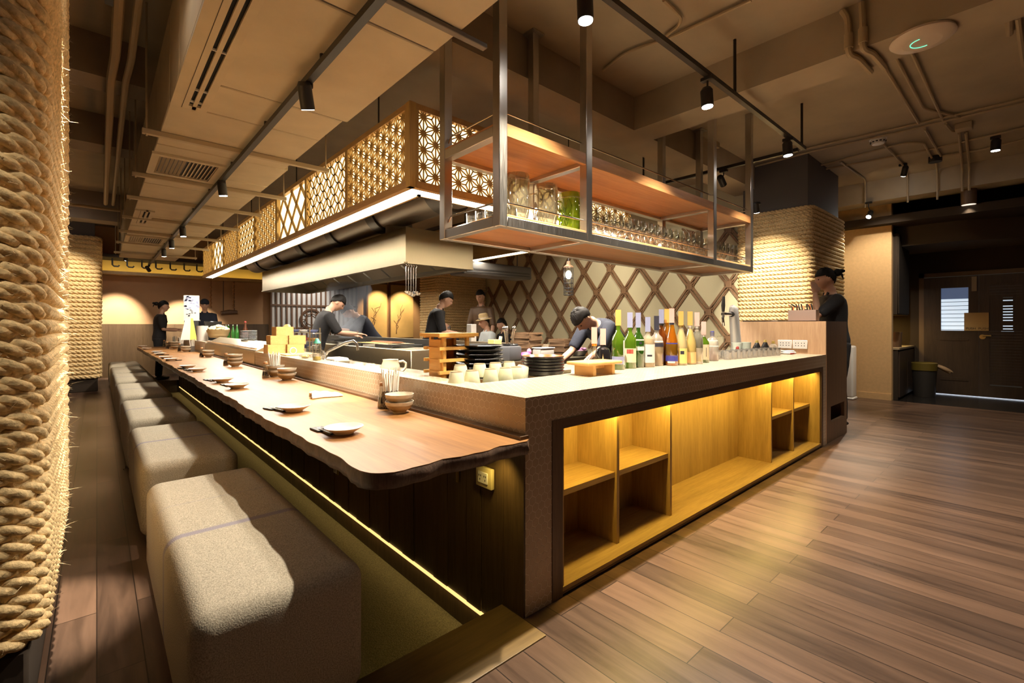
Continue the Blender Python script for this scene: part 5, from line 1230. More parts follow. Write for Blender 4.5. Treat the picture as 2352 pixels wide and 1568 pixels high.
# ================================================================ inside the kitchen ring
ck_ = thing('cooking_line', 'stainless cooking line under the extractor hood', 'cooking range', (0,0,0))
obj('range_body', G().rbox(2.46, 3.05, 4.35, 9.0, 0, .93, .006, 1), M['steel2'], ck_)
obj('splash_panel', G().box(2.98, 3.03, 4.4, 9.0, .93, 1.02), M['black'], ck_, smooth=False)
for i in range(5):
    y = 4.9+i*.8; g = G()
    for j in range(8): g.cyl((2.52, y+j*.05, .955), (2.92, y+j*.05, .955), .007, n=6)
    g.box(2.5,2.52,y-.03,y+.38,.93,.965); g.box(2.92,2.94,y-.03,y+.38,.93,.965); obj('grill_grate', g, M['black'], ck_, smooth=False)
g = G()
for j in range(14): g.cyl((2.40, 5.0+j*.045, .985), (2.8, 5.0+j*.045, .985), .004, n=5); 
o = obj('skewer_tray', G().rbox(2.5,2.85,4.95,5.65,.966,.976,.003,1), M['steel2']); tag(o, 'steel tray of skewers on the grill under the hood', 'tray')
sk0 = None
for j in range(12):
    lab = 'browned skewer lying on the grill tray'; loc = (2.5, 5.0+j*.05, .984)
    if sk0 is None: sk0 = thing('skewer', lab, 'skewer', loc, 0, 'skewers on the grill'); obj('stick', G().cyl((-.1,0,0),(.25,0,0),.0025,n=6), M['crate'], sk0); obj('meat', G().ball((.15,0,.004),.08,.014,.012), plain('grilled_meat',(.25,.10,.04),.5), sk0)
    else: dup(sk0, loc, 0, lab)
# ladles on the hood
for k in range(5):
    px = 918+k*7;  t = thing('ladle', 'steel ladle hanging from the near corner of the hood, %s from the left' % ('first','second','third','fourth','fifth')[k], 'ladle', (2.225+.027*k, 4.03, hz0-.001))
    L_ = .26+.012*(k % 3); obj('ladle_handle', G().tube([(0,0,0),(.012,0,-.01),(.0,0,-.03),(0,0,-L_)], .004, 6), M['chrome'], t); obj('ladle_bowl', G().lathe([(0,-.028),(.022,-.022),(.034,0),(.032,0),(.02,-.018),(0,-.024)], 18, (.02,0,-L_)), M['chrome'], t)
# steel rack of dishes beside the first cook
sr = thing('dish_shelf', 'steel shelf of dishes left of the cook', 'shelf', (1.95, 6.3, .862))
for z in (.04, .14, .24): obj('shelf_plate', G().box(-.04,.10,-.5,.5,z-.006,z), M['steel2'], sr, smooth=False)
for y in (-.48,.48):
    for x in (-.03, .09): obj('shelf_leg', G().cyl((x,y,0),(x,y,.30),.008), M['steel2'], sr)
dc = [plain('dish_white',(.75,.72,.66),.4), plain('dish_pink',(.75,.12,.22),.45), plain('dish_blue',(.16,.18,.35),.45), plain('dish_orange',(.80,.42,.10),.45)]
for k in range(9):
    z = (.04,.14,.24)[k % 3]+.862; y = 5.9+(k//3)*.33; mm = dc[(k*3+k//3) % 4]
    o = obj('dish', G().lathe([(0,0),(.04,0),(.06,.02),(.062,.035),(.058,.035),(.05,.01),(0,.01)], 20, (1.98, y, z)), mm); tag(o, '%s dish on the %s level of the steel shelf, %s from the cook' % (['white','pink','blue','orange'][(k*3+k//3) % 4], ('lowest','middle','top')[k % 3], ('first','second','third')[k//3]), 'dish')
t = thing('wire_basket', 'upright chrome wire basket beside the cook', 'basket', (1.96, 5.70, .825)); g = G()
for i in range(9): a = i*2*PI/9; g.cyl((.05*math.cos(a), .05*math.sin(a), 0), (.05*math.cos(a), .05*math.sin(a), .27), .003, n=5)
for z in (0,.13,.27): g.tube([(.05*math.cos(i*PI/8), .05*math.sin(i*PI/8), z) for i in range(16)], .004, 5, closed=True)
obj('wire_frame', g, M['chrome'], t)
o = obj('cook_counter', G().box(1.735, 2.06, 4.9, 5.77, 0, .82), M['steel2'], smooth=False); tag(o, 'short stainless counter beside the cook, behind the wooden boxes', 'counter')
# things on the cold case and the far counter
def stack(px, py, X, z, n, label, r=.055):
    p = atx(px, py, X); o0 = None
    for k in range(n):
        loc = (X, p.y, z+k*.017); l = '%s, %s from the bottom' % (label, ORD[k] if k else 'first')
        if o0 is None: o0 = thing('saucer', l, 'saucer', loc, 0, label); obj('saucer_body', G().lathe([(0,0),(r*.6,0),(r,.010),(r,.0125),(r*.6,.006),(0,.005)], 24), M['black'], o0); obj('saucer_rim', G().lathe([(r*.985,.0095),(r+.001,.011),(r+.0005,.0135),(r*.97,.0125)], 24), M['white'], o0)
        else: dup(o0, loc, 0, l)
stack(562, 792, 1.52, .985, 8, 'striped black saucer of the left stack on the cold case')
stack(580, 795, 1.56, .975, 9, 'striped black saucer of the right stack on the cold case')
p = atx(492, 776, 1.50); t = thing('rice_tub', 'round wooden rice tub heaped with pale food on the cold case', 'tub', (1.56, p.y, .98)); obj('tub_body', G().lathe([(0,0),(.13,0),(.17,.10),(.175,.13),(.165,.13),(.15,.03),(0,.02)], 32), plain('tub_wood',(.40,.27,.12),.5), t); g = G(); rr = random.Random(3)
for i in range(90): a, r = rr.uniform(0,6.28), .15*math.sqrt(rr.random()); g.ball((r*math.cos(a), r*math.sin(a), .13+.08*(1-(r/.16)**2)*rr.uniform(.6,1)), .028, .024, .018, 8, 6)
o = obj('heaped_food', g, plain('pale_food',(.72,.58,.34),.7), t); o['kind'] = 'stuff'
GB = tint('beer_bottle_green', (.10,.45,.10)); gb0 = None
for k, px in enumerate((442,452,497,506,518,526,534,546)):
    p = atx(px, 765, 1.95+.02*(k % 2)); loc = (1.96, min(p.y, 12.2), .862); lab = 'green beer bottle on the far steel counter, %s from the left' % ('first','second','third','fourth','fifth','sixth','seventh','eighth')[k]
    if gb0 is None: gb0 = thing('beer_bottle', lab, 'bottle', loc, 0, 'green beer bottles on the far counter'); obj('bottle_body', G().lathe([(0,0),(.032,0),(.034,.005),(.034,.19),(.028,.225),(.014,.28),(.013,.33),(0,.33)], 18), GB, gb0); obj('bottle_cap', G().lathe([(0,.338),(.014,.337),(.016,.322),(0,.322)], 16), M['chrome'], gb0)
    else: dup(gb0, loc, 0, lab)
p = atx(560, 790, 1.62); simple('sauce_bottle', 'brown sauce bottle with a red label on the cold case', 'bottle', (1.64, p.y, .99), [('bottle_body', G().lathe([(0,0),(.035,0),(.037,.006),(.037,.12),(.014,.19),(.013,.25),(0,.25)], 20), plain('brown_glass_dark', (.10,.03,.012), .15)), ('label', G().lathe([(.0375,.03),(.0378,.09)], 20), cr), ('bottle_cap', G().lathe([(0,.262),(.014,.26),(.016,.24),(0,.24)], 16), cr)])
p = atx(590, 770, 1.72); simple('rice_paddle_board', 'pale rounded wooden board leaning behind the wooden boxes', 'board', (1.72, 6.25, .925), [('board', G().prism([(.15*math.cos(a)*1.3, .14+.14*math.sin(a)) for a in [i*PI/14 for i in range(15)]] + [(-.195, 0), (.195, 0)], -.012, .012, lambda x, y, z: (z+y*.25, x, y)), M['crate']), ('board_handle', G().rbox(-.02,.02,-.27,-.19,.04,.08,.006,1), M['crate'])])
# menu stands at the far end
p = atz(413, 770, .98); pz0 = Vector((1.45, 10.6, .92))
t = thing('poster_stand', 'upright printed poster on a stand at the far end of the counter', 'poster', (1.40, 11.1, .92)); obj('stand', G().box(-.12,.12,.008,.02,0,.86), M['black'], t, smooth=False); obj('poster_sheet', G().box(-.13,.13,0,.008,.36,.86), cw, t, smooth=False)
g = G(); rr = random.Random(8)
for i in range(26): x, z = rr.uniform(-.115,.115), rr.uniform(.58,.84); g.box(x-.02, x+.02, -.002, 0, z-.012, z+.014)
obj('poster_print', g, cg, t, smooth=False); g = G()
for i in range(9): x, z = rr.uniform(-.08,.08), rr.uniform(.42,.60); g.box(x-.012, x+.02, -.0025, 0, z-.006, z+.01)
obj('poster_mark', g, ck, t, smooth=False)
t = thing('menu_board', 'white and yellow tapered menu board at the far end of the counter', 'menu board', (1.24, 10.4, .92))
g = G(); g.add([(-.10,0,0),(.04,-.06,0),(.16,.05,0),(.03,.12,0),(-.02,.02,.40),(.06,0,.40),(.10,.05,.40),(.03,.07,.40)], [(0,1,5,4),(3,0,4,7),(4,5,6,7)]); obj('white_face', g, cw, t, smooth=False)
g = G(); g.add([(.04,-.0601,0),(.16,.05,0),(.10,.05,.40),(.06,0,.40)], [(0,1,2,3)]); obj('yellow_face', g, plain('yellow_paper',(.85,.62,.12),.6), t, smooth=False)
simple('paper_roll', 'tall white paper roll standing at the far end of the counter', 'paper roll', (1.36, 9.55, .92), [('roll_body', G().cyl((0,0,0),(0,0,.26),.085,n=28), M['white']), ('roll_core', G().cyl((0,0,.26),(0,0,.263),.02,n=14), M['cream'])])
simple('black_screen', 'black point of sale screen at the far end of the counter', 'screen', (1.62, 10.2, .862), [('screen_body', G().rbox(-.14,.14,-.02,.02,.05,.40,.008,1), M['lacquer']), ('screen_foot', G().rbox(-.08,.08,-.06,.06,0,.05,.01,1), M['black'])])

# ---------------------------------------------------------------- island and right-hand counter
o = obj('island_counter', G().box(2.75, 4.0, 3.15, 3.85, 0, .86), M['steel2'], smooth=False); tag(o, 'steel island counter behind the bar, loaded with dark trays', 'counter')
o = obj('right_counter', G().rbox(4.302, 4.95, 4.0, 9.4, .78, .84, .01, 1).box(4.302, 4.36, 4.05, 9.35, 0, .78), M['table']); tag(o, 'far dining counter along the right side of the kitchen', 'counter')
o = obj('right_ledge', G().box(4.14, 4.3, 4.0, 9.4, 0, .95), M['tile'], smooth=False); tag(o, 'tiled ledge of the far dining counter', 'ledge')
o = obj('window_counter', G().box(5.35, 6.7, 2.9, 3.9, 0, .84), M['deskdark'], smooth=False); tag(o, 'dark side counter in front of the diamond lattice', 'counter')
def trays(cx, cy, z, n, w, d, lab):
    t0 = None
    for k in range(n):
        l = '%s, %s from the bottom' % (lab, ORD[k] if k else 'first'); loc = (cx+.01*math.sin(k*2.3), cy+.008*math.cos(k*1.7), z+k*.020)
        if t0 is None: t0 = thing('black_tray', l, 'tray', loc, .3, lab); g = G(); g.box(-w,w,-d,d,0,.006); g.box(-w-.008,w+.008,-d-.008,-d,0,.019); g.box(-w-.008,w+.008,d,d+.008,0,.019); g.box(-w-.008,-w,-d,d,0,.019); g.box(w,w+.008,-d,d,0,.019); obj('tray_body', g, M['deskdark'], t0, smooth=False)
        else: dup(t0, loc, .3+.05*math.sin(k*3), l)
p = aty(1210, 800, 3.5); trays(p.x, 3.5, .861, 13, .13, .10, 'dark square tray in the tall stack on the island')
p = aty(1267, 800, 3.6); trays(p.x+.1, 3.55, .861, 9, .10, .09, 'dark tray in the low stack beside the tall tray stack')
p = aty(1163, 800, 3.6); t = thing('utensil_holder', 'wire holder bristling with steel utensils on the island', 'utensil holder', (p.x, 3.55, .861)); obj('holder_body', G().lathe([(0,0),(.05,0),(.055,.13),(.05,.13),(.046,.01),(0,.01)], 20), M['steel2'], t)
rr = random.Random(6)
for i in range(10):
    a = rr.uniform(0,6.28); o = obj('utensil', G().tube([(.02*math.cos(a), .02*math.sin(a), .02), (.06*math.cos(a), .06*math.sin(a), .27+rr.uniform(0,.08))], [.003,.006], 6).ball((.063*math.cos(a), .063*math.sin(a), .30), .012, .012, .025, 8, 6), M['chrome']); o.location = t.location; tag(o, 'steel utensil standing in the wire holder on the island', 'utensil', 'utensils in the holder')
p = aty(1125, 790, 3.7); t = thing('wicker_basket', 'brown wicker basket of papers on the island', 'basket', (p.x, 3.62, .861)); obj('basket_body', G().lathe([(0,0),(.08,0),(.11,.12),(.105,.125),(.075,.01),(0,.01)], 24), plain('wicker',(.30,.13,.04),.7,bump=.8,scale=80), t); obj('paper_stack', G().rbox(-.05,.05,-.05,.05,.05,.19,.004,1), M['crate'], t); obj('spoon_bundle', G().bar((.05,0,.1),(.08,0,.22),.03,.02), M['cream'], t)
p = atd(1083, 775, 4.9); simple('white_box', 'tall narrow white box standing on the far tiled ledge', 'box', (4.22, 5.5, .95), [('box_body', G().rbox(-.05,.05,-.06,.06,0,.26,.006,1), M['whitep'])]).location = (atx(1083,770,4.22).x, atx(1083,770,4.22).y, .95)
simple('steel_bin', 'grey plastic food bin on the island in front of the trays', 'bin', (aty(1245,810,3.3).x, 3.28, .861), [('bin_body', G().rbox(-.10,.10,-.06,.06,0,.10,.015,2), plain('grey_plastic',(.40,.38,.36),.4)), ('bin_lid', G().rbox(-.105,.105,-.065,.065,.10,.112,.004,1), plain('clear_lid',(.5,.48,.46),.25))])
t = thing('garnish_bowl', 'dark bowl of purple garnish on the island', 'bowl', (aty(1330,812,3.3).x, 3.3, .861)); obj('bowl_body', G().lathe([(0,0),(.06,0),(.10,.06),(.095,.06),(.05,.01),(0,.01)], 24), M['black'], t)
g = G(); rr = random.Random(2)
for i in range(30): a, r = rr.uniform(0,6.28), .08*rr.random(); g.ball((r*math.cos(a), r*math.sin(a), .05+rr.uniform(0,.035)), .022, .018, .012, 8, 5)
o = obj('garnish', g, plain('purple_garnish',(.30,.12,.22),.6), t); o['kind'] = 'stuff'
simple('purple_bag', 'bright purple wrapped bundle on the island before the tall trays', 'bundle', (aty(1205,815,3.25).x, 3.24, .861), [('bundle', G().ball((0,0,.04),.07,.05,.04), plain('purple_wrap',(.35,.07,.26),.4)), ('bundle_knot', G().ball((.05,0,.08),.025,.02,.03), plain('purple_wrap_light',(.6,.25,.5),.4))])
simple('spice_box', 'dark boxy appliance beside the tall tray stack', 'appliance', (aty(1172,815,3.3).x, 3.3, .861), [('body', G().rbox(-.08,.08,-.08,.08,0,.14,.02,2), plain('grey_appliance',(.09,.09,.10),.35)), ('lid', G().rbox(-.06,.06,-.06,.06,.14,.16,.01,1), M['lacquer'])])

# ---------------------------------------------------------------- cage pendant, black air unit
t = thing('cage_pendant', 'small wire cage pendant lamp glowing before the diamond lattice', 'pendant lamp', (4.16, 3.66, 1.55))
g = G(); R_ = .055
for i in range(10): a = i*2*PI/10; g.cyl((R_*math.cos(a), R_*math.sin(a), 0), (R_*math.cos(a), R_*math.sin(a), .33), .003, n=5)
for z in (0,.04,.08,.14,.20,.33): g.tube([(R_*math.cos(i*PI/9), R_*math.sin(i*PI/9), z) for i in range(18)], .0035, 5, closed=True)
obj('wire_cage', g, M['black'], t); obj('bulb', G().ball((0,0,.24),.035,.035,.05,14,10), emit('pendant_bulb',(1,.92,.85),14), t); obj('lamp_cap', G().lathe([(0,.40),(.02,.40),(.025,.36),(.06,.335),(.06,.325),(0,.325)],20), M['deskdark'], t); obj('cord', G().cyl((0,0,.40),(0,0,ZC-1.551),.006,n=6), M['black'], t)
o = simple('air_unit', 'long black air unit hung before the diamond lattice', 'air unit', (0,0,0), [('unit_body', G().rbox(3.75, 5.06, 5.2, 5.55, 1.90, 2.09, .03, 3), plain('unit_grey',(.07,.065,.06),.45)), ('unit_grille', G().box(3.8,5.0,5.19,5.2,1.93,1.95).box(3.8,5.0,5.19,5.2,1.97,1.99), M['black'])])
for x in (3.9, 4.9): obj('unit_rod', G().cyl((x,5.37,2.08),(x,5.37,ZC),.008,n=8), M['black'], o)
# ---------------------------------------------------------------- far wall: screen, painted boards, driftwood
sc_ = thing('slatted_screen', 'dark wooden slatted screen with a round medallion on the far wall', 'screen', (3.55, 13.86, .3))
W2 = 2.4; g = G()
for i in range(19): x = i*W2/18; obj('slat', G().box(x-.02, x+.02, -.03, .0, 0, 2.2), M['screenwood'], sc_, smooth=False)
for z in (.02, .78, 1.42, 2.18): obj('screen_rail', G().box(-.03, W2+.03, -.045, -.03, z, z+.045), M['screenwood'], sc_, smooth=False)
mi = plain('painted_mirror', (.72,.71,.68), .3)  # pale non-metal colour carries the mirror's bright reflection
spotlight('screen_fill_light', (4.6, 12.6, 2.6), (4.5, 13.86, 1.7), 60, 80, .8, (1,.92,.82)); obj('mirror_back', G().box(0, W2, .01, .03, 0, 2.2), mi, sc_, smooth=False)  # lamp without a fitting, added to brighten the slatted screen
g = G(); cx = 1.05
for r in (.30,.27,.16): g.tube([(cx+r*math.cos(i*PI/18), -.055, 1.05+r*math.sin(i*PI/18)) for i in range(36)], .014, 6, closed=True)
for i in range(8): a = i*PI/4; g.bar((cx+.16*math.cos(a), -.055, 1.05+.16*math.sin(a)), (cx+.27*math.cos(a), -.055, 1.05+.27*math.sin(a)), .02, .02, up=(0,1,0))
obj('medallion', g, M['screenwood'], sc_)
for k, (xa, xb) in enumerate(((6.35, 7.0), (7.12, 7.95))):
    t = thing('painted_board', ('tall pale board painted with a bare branch, left of the pair on the far wall', 'tall pale board painted with blossom branches, right of the pair on the far wall')[k], 'painting', (xa, 13.93, .78))
    obj('board_panel', G().box(0, xb-xa, -.02, 0, 0, 1.72), plain('board_gold_%d' % k, (.72,.47,.19), .6, var=.08, scale=3), t, smooth=False)
    g = G(); rr = random.Random(k+3); x, z = (xb-xa)*.25, .15; pts = [(x, -.024, z)]
    for i in range(9): x += rr.uniform(-.03,.09); z += rr.uniform(.06,.16); x = min(x, xb-xa-.05); pts.append((x, -.024, z))
    g.tube(pts, [.016-.0012*i for i in range(10)], 5)
    for i in range(5): p0 = Vector(pts[2+i]); g.tube([p0, p0+Vector((rr.uniform(-.2,.12),0,rr.uniform(.05,.15))), p0+Vector((rr.uniform(-.22,.16),0,rr.uniform(.2,.3)))], .006, 5)
    g.v = [(min(max(v[0], .02), xb-xa-.02), v[1], v[2]) for v in g.v]; obj('painted_branch', g, plain('branch_ink_%d' % k, (.20,.11,.06), .7), t)
    obj('board_frame', G().box(-.05, 0, -.04, 0, -.05, 1.8).box(0, xb-xa, -.03, 0, 1.72, 1.78), M['screenwood'], t, smooth=False)
    spotlight('picture_light', ((xa+xb)/2, 13.2, 2.62), ((xa+xb)/2, 13.93, 1.3), 110, 74, .7, (1,.78,.45), t)
    obj('picture_lamp', G().cyl((.35,-.72,1.86),(.35,-.74,1.98),.04,n=14), M['black'], t); obj('lamp_stem', G().cyl((.35,-.74,1.95),(.35,-.74,ZC-.781),.01,n=6), M['black'], t)
t = thing('driftwood_hanging', 'dark driftwood log hung on cords against the far wall', 'wall hanging', (0, 13.9, 0)); a = aty(507, 719, 13.9); b = aty(545, 717, 13.9)
obj('log', G().tube([a-Vector((0,13.9,0)), (a+b)/2-Vector((0,13.9,-.02)), b-Vector((0,13.9,0))], [.05,.06,.045], 10), M['screenwood'], t)
for px in (513, 538): u = aty(px, 645, 13.9); v = aty(px, 716, 13.9); obj('cord', G().cyl(u-Vector((0,13.9,0)), v-Vector((0,13.9,0)), .008, n=5), M['black'], t)
for k, px in enumerate((484, 536)):
    u = aty(px, 650, 13.85); o0 = thing('bead_string', '%s brown bead string hanging on the far wall' % ('left','right')[k], 'bead string', (u.x, 13.86, 2.33)); g = G()
    for i in range(14): g.ball((.01*(i % 2), 0, -.03-i*.05), .022, .02, .026, 8, 6)
    obj('bead', g, plain('bead_brown_%d' % k, (.36,.17,.06), .6), o0)['kind'] = 'stuff'
# ================================================================ people
def head_mesh(nu=36, nv=26, grow=1.0):
    g = G(); g.lathe([(math.sin(PI*i/nv), -math.cos(PI*i/nv)) for i in range(nv+1)], nu); vs = []
    for x, y, z in g.v:
        X, Y, Z = x*.074*grow, y*.094*grow, z*.118*grow
        if Z < 0: k = (-Z/.118); X *= 1-.38*k**1.4; Y *= 1-.22*k**2; Y += .018*k
        if Y > 0:
            e = lambda a, b, sa, sb: math.exp(-((X-a)/sa)**2-((Z-b)/sb)**2)
            Y += .024*e(0,-.018,.013,.020) + .010*e(0,.010,.010,.025) - .009*(e(.030,.010,.017,.012)+e(-.030,.010,.017,.012)) + .005*e(0,.034,.05,.010) + .007*e(0,-.058,.022,.010) - .004*e(0,-.047,.03,.005) + .010*e(0,-.095,.025,.018)
        vs.append((X, Y, Z))
    g.v = vs; return g
def remeshed(g, vox, smooth=3, name='tmp'):
    me = g.mesh(name, None, False, uv=False); o = bpy.data.objects.new(name, me); COL.objects.link(o)
    r = o.modifiers.new('r', 'REMESH'); r.mode = 'VOXEL'; r.voxel_size = vox
    s = o.modifiers.new('s', 'SMOOTH'); s.iterations = smooth; s.factor = .5
    dg = bpy.context.evaluated_depsgraph_get(); dg.update()
    m = bpy.data.meshes.new_from_object(o.evaluated_get(dg)); bpy.data.objects.remove(o); m.shade_smooth(); return m
def loft(g, rings, n=24):
    vs = []; fs = []
    for c, ax, ay, rx, ry in rings:
        for i in range(n): t = 2*PI*i/n; vs.append(Vector(c)+Vector(ax)*(rx*math.cos(t))+Vector(ay)*(ry*math.sin(t)))
    for k in range(len(rings)-1):
        for i in range(n): j = (i+1) % n; fs.append((k*n+i, k*n+j, (k+1)*n+j, (k+1)*n+i))
    fs += [tuple(range(n-1,-1,-1)), tuple((len(rings)-1)*n+i for i in range(n))]; g.add(vs, fs)
def person(label, pos, face, H=1.66, lean=0, sit=None, pitch=0, turn=0, arms=None, top='cloth', bottom='cloth', hair='short', sleeve=.55, cap=None, z0=0.0):
    s = H/1.70; yaw = math.atan2(-face[0], face[1])
    t = thing('person', label, 'person', (pos[0], pos[1], z0), yaw)
    pz = .90 if sit is None else sit/s
    R_ = Matrix.Rotation(-math.radians(lean), 3, 'X'); P0 = Vector((0,0,pz))
    up = lambda x, y, z: P0 + R_ @ Vector((x, y, z-.90))
    ux, uy, uz = R_ @ Vector((1,0,0)), R_ @ Vector((0,1,0)), R_ @ Vector((0,0,1))
    def torso(g, e, lo=.86, neck=True):
        rows = [(lo,.150,.105),(.93,.160,.112),(1.02,.142,.100),(1.10,.136,.098),(1.20,.152,.108),(1.29,.168,.110),(1.36,.172,.098),(1.405,.135,.080),(1.43,.075,.062)]
        if neck: rows += [(1.45,.055,.055),(1.50,.050,.052)]
        loft(g, [(up(0, .0+(.012 if z>1.4 else 0), z), ux, uy, rx+e, ry+e) for z, rx, ry in rows])
    if arms is None: arms = (((-.25,.1,-1), (-.05,.35,-1)), ((.25,.1,-1), (.05,.35,-1)))
    A = []
    for sd, (ua, fa) in zip((-1, 1), arms):
        S = up(sd*.165, 0, 1.375); E = S + Vector(ua).normalized()*.285; W = E + Vector(fa).normalized()*.245; A.append((S, E, W, Vector(fa).normalized(), sd))
    # ---- body, one continuous surface
    g = G(); torso(g, 0)
    for S, E, W, fd, sd in A:
        g.tube([S-uz*.0, S+(E-S)*.5, E, E+(W-E)*.45, W], [.050,.044,.036,.036,.024], 12)
        side = fd.cross(Vector((0,0,1))); side = side.normalized() if side.length > .1 else Vector((1,0,0)); nrm = side.cross(fd).normalized()
        g.ball(W+fd*.045, .036, .046, .017, 12, 8, Matrix((side, fd, nrm)).transposed())
        for i, (o, ln) in enumerate(((-.027,.070),(-.009,.080),(.009,.076),(.027,.060))):
            b = W+fd*.075+side*o; k = b+fd*ln*.5-nrm*.004; e = b+fd*ln*.9-nrm*(.016+.004*i); g.tube([b-fd*.02, k, e], [.0098,.009,.0078], 8)
        b = W+fd*.02-side*.03*sd; g.tube([b, b+fd*.035-side*.024*sd-nrm*.008, b+fd*.06-side*.028*sd-nrm*.014], [.013,.0105,.0085], 8)
    if sit is None: legs = [[(sd*.085,0,.90),(sd*.095,.01,.66),(sd*.095,.015,.48),(sd*.10,-.005,.25),(sd*.10,-.01,.08)] for sd in (-1,1)]
    else: legs = [[(sd*.085,0,pz),(sd*.11,.22,pz+.01),(sd*.12,.42,pz),(sd*.12,.42,pz-.22),(sd*.12,.41,.08)] for sd in (-1,1)]
    for lg in legs: g.tube(lg, [.095,.078,.055,.052,.036], 12); a = Vector(lg[-1]); g.ball(a+Vector((0,.06,-.045)), .042, .12, .034, 12, 8)
    hc = up(0, .025, 1.50) + uz*.0; HR = R_ @ Matrix.Rotation(math.radians(turn), 3, 'Z') @ Matrix.Rotation(-math.radians(pitch), 3, 'X'); hc = hc + HR @ Vector((0,.012,.105))
    hd = head_mesh(); hd.ball((.074,-.005,-.005), .012, .02, .03, 8, 8); hd.ball((-.074,-.005,-.005), .012, .02, .03, 8, 8)
    g.add([hc + HR @ Vector(v) for v in hd.v], hd.f); g.tube([up(0,.01,1.42), hc + HR @ Vector((0,-.01,-.06))], [.052,.050], 12)
    g.v = [tuple(Vector(v)*s) for v in g.v]
    me = remeshed(g, .0085*s, 2, 'body'); me.materials.append(M['skin']); o = obj('body', me, parent=t)
    HM = lambda v: (hc + HR @ Vector(v))*s
    e = G()
    for sd in (-1,1): e.ball(HM((sd*.030,.0815,.010)), .010*s, .006*s, .006*s, 10, 8)
    obj('eyes', e, M['hair'], t)
    # ---- hair
    if hair != 'none':
        hm = head_mesh(36, 26, 1.11); keep = []
        for f in hm.f:
            c = Vector((0,0,0))
            for i in f: c += Vector(hm.v[i])
            c /= len(f)
            if hair == 'bald': ok = -.02 < c.z < .05 and c.y < .01
            else: ok = (c.z > .050 - 1.0*max(0, -c.y+.025) and c.z > -.075) if c.y < .055 else c.z > .052
            if ok: keep.append(f)
        rh = random.Random(len(label)); hg = G(); hg.add([HM(Vector(v)*(1+rh.uniform(-.035,.05))) for v in hm.v], keep)
        if hair == 'bun': hg.ball(HM((0,-.125,.05)), .042*s); hg.ball(HM((.0,-.165,.06)), .028*s, .035*s, .022*s); hg.tube([HM((0,-.12,.04)), HM((.02,-.17,.02)), HM((.03,-.18,-.03))], [.02*s,.012*s,.004*s], 8)
        h = obj('hair', hg, M['hair'] if hair != 'bald' else plain('grey_hair', (.20,.17,.15), .6), t); md = h.modifiers.new('thick', 'SOLIDIFY'); md.thickness = .012; md.offset = -1
    if cap == 'cap':
        c = G(); c.ball(HM((0,-.005,.055)), .086*s, .108*s, .085*s, 20, 12); c.v = [v for v in c.v]; obj('cap', c, M['navy'], t); obj('cap_brim', G().ball(HM((0,.10,.055)), .06*s, .06*s, .008*s), M['navy'], t)
    if cap == 'straw':
        q = G().lathe([(.0,.105),(.06,.102),(.082,.085),(.092,.0),(.145,-.012),(.147,-.008),(.094,.006),(0,.004)], 30); q.v = [tuple((HM((0,-.01,.055)) + HR @ (Matrix.Rotation(.12,3,'X') @ Vector(v))*s)) for v in q.v]; obj('straw_hat', q, M['straw'], t)
        q = G().lathe([(.0935,.004),(.0905,.030),(.089,.030)], 30); q.v = [tuple((HM((0,-.01,.055)) + HR @ (Matrix.Rotation(.12,3,'X') @ Vector(v))*s)) for v in q.v]; obj('hat_band', q, M['cream'], t)
    # ---- clothing
    g = G(); torso(g, .016, .84, False)
    for S, E, W, fd, sd in A:
        end = S+(E-S)*min(1, sleeve*2) if sleeve <= .5 else E+(W-E)*((sleeve-.5)*2)
        pth = [S+(S-up(0,0,1.36))*-.25, S, S+(E-S)*.5] + ([E] if sleeve > .5 else []) + [end]; g.tube(pth, [.066,.070,.066] + ([.056] if sleeve > .5 else []) + [.058 if sleeve <= .6 else .045], 14)
    g.v = [tuple(Vector(v)*s) for v in g.v]; me = remeshed(g, .012*s, 5, 'uniform_top'); me.materials.append(M[top]); obj('uniform_top', me, parent=t)
    g = G()
    for lg in legs: g.tube(lg[:5], [.112,.096,.074,.068,.062], 12)
    g.ball((0,0,pz), .165, .12, .10, 16, 10); g.v = [tuple(Vector(v)*s) for v in g.v]; me = remeshed(g, .015*s, 4, 'trousers'); me.materials.append(M[bottom]); obj('trousers', me, parent=t)
    g = G()
    for lg in legs: a = Vector(lg[-1]); g.ball(a+Vector((0,.06,-.04)), .050, .135, .040, 14, 10)
    g.v = [(v[0]*s, v[1]*s, max(.0, v[2])*s) for v in g.v]; obj('shoes', g, M['black'], t)
    c = G()
    for sd in (-1,1): c.bar(up(sd*.055,.055,1.455)*s, up(-sd*.02,.128,1.26)*s, .03*s, .012*s, up=tuple(uy))
    obj('collar', c, M[top], t, smooth=False)
    return t
FWD = ((-.15,.25,-1), (.1,1,-.15)), ((.15,.25,-1), (-.1,1,-.15))
p1 = person('waitress in black with tied back hair, in profile beyond the counter end', (1.02, 12.75), (.98,-.12), 1.70, 3, arms=(((-.15,.2,-1),(.1,1,.0)), ((.15,.2,-1),(-.1,1,-.1))), hair='bun', sleeve=.45)
p2 = person('man in a dark uniform and navy cap facing the viewer at the far end', (1.86, 12.75), (-.15,-1), 1.76, 4, pitch=8, arms=FWD, top='navy', hair='short', cap='cap', sleeve=.45)
p3 = person('cook in black bending to the grill in front of the smoke', (2.25, 6.62), (.95,-.28), 1.68, 19, pitch=24, arms=(((-.1,.55,-1),(.1,1,-.18)), ((.1,.6,-1),(-.05,1,-.08))), hair='short', sleeve=.5)
p4 = person('cook in a dark uniform bowed over the range inside the smoke', (3.48, 7.3), (-1,.1), 1.70, 36, pitch=18, arms=(((-.2,.8,-.7),(.1,1,.1)), ((.2,.8,-.7),(-.1,1,.1))), top='navy')
p5 = person('cook in black leaning right over the far tiled ledge', (3.70, 5.98), (.83,-.52), 1.72, 14, pitch=15, arms=FWD, sleeve=.5)
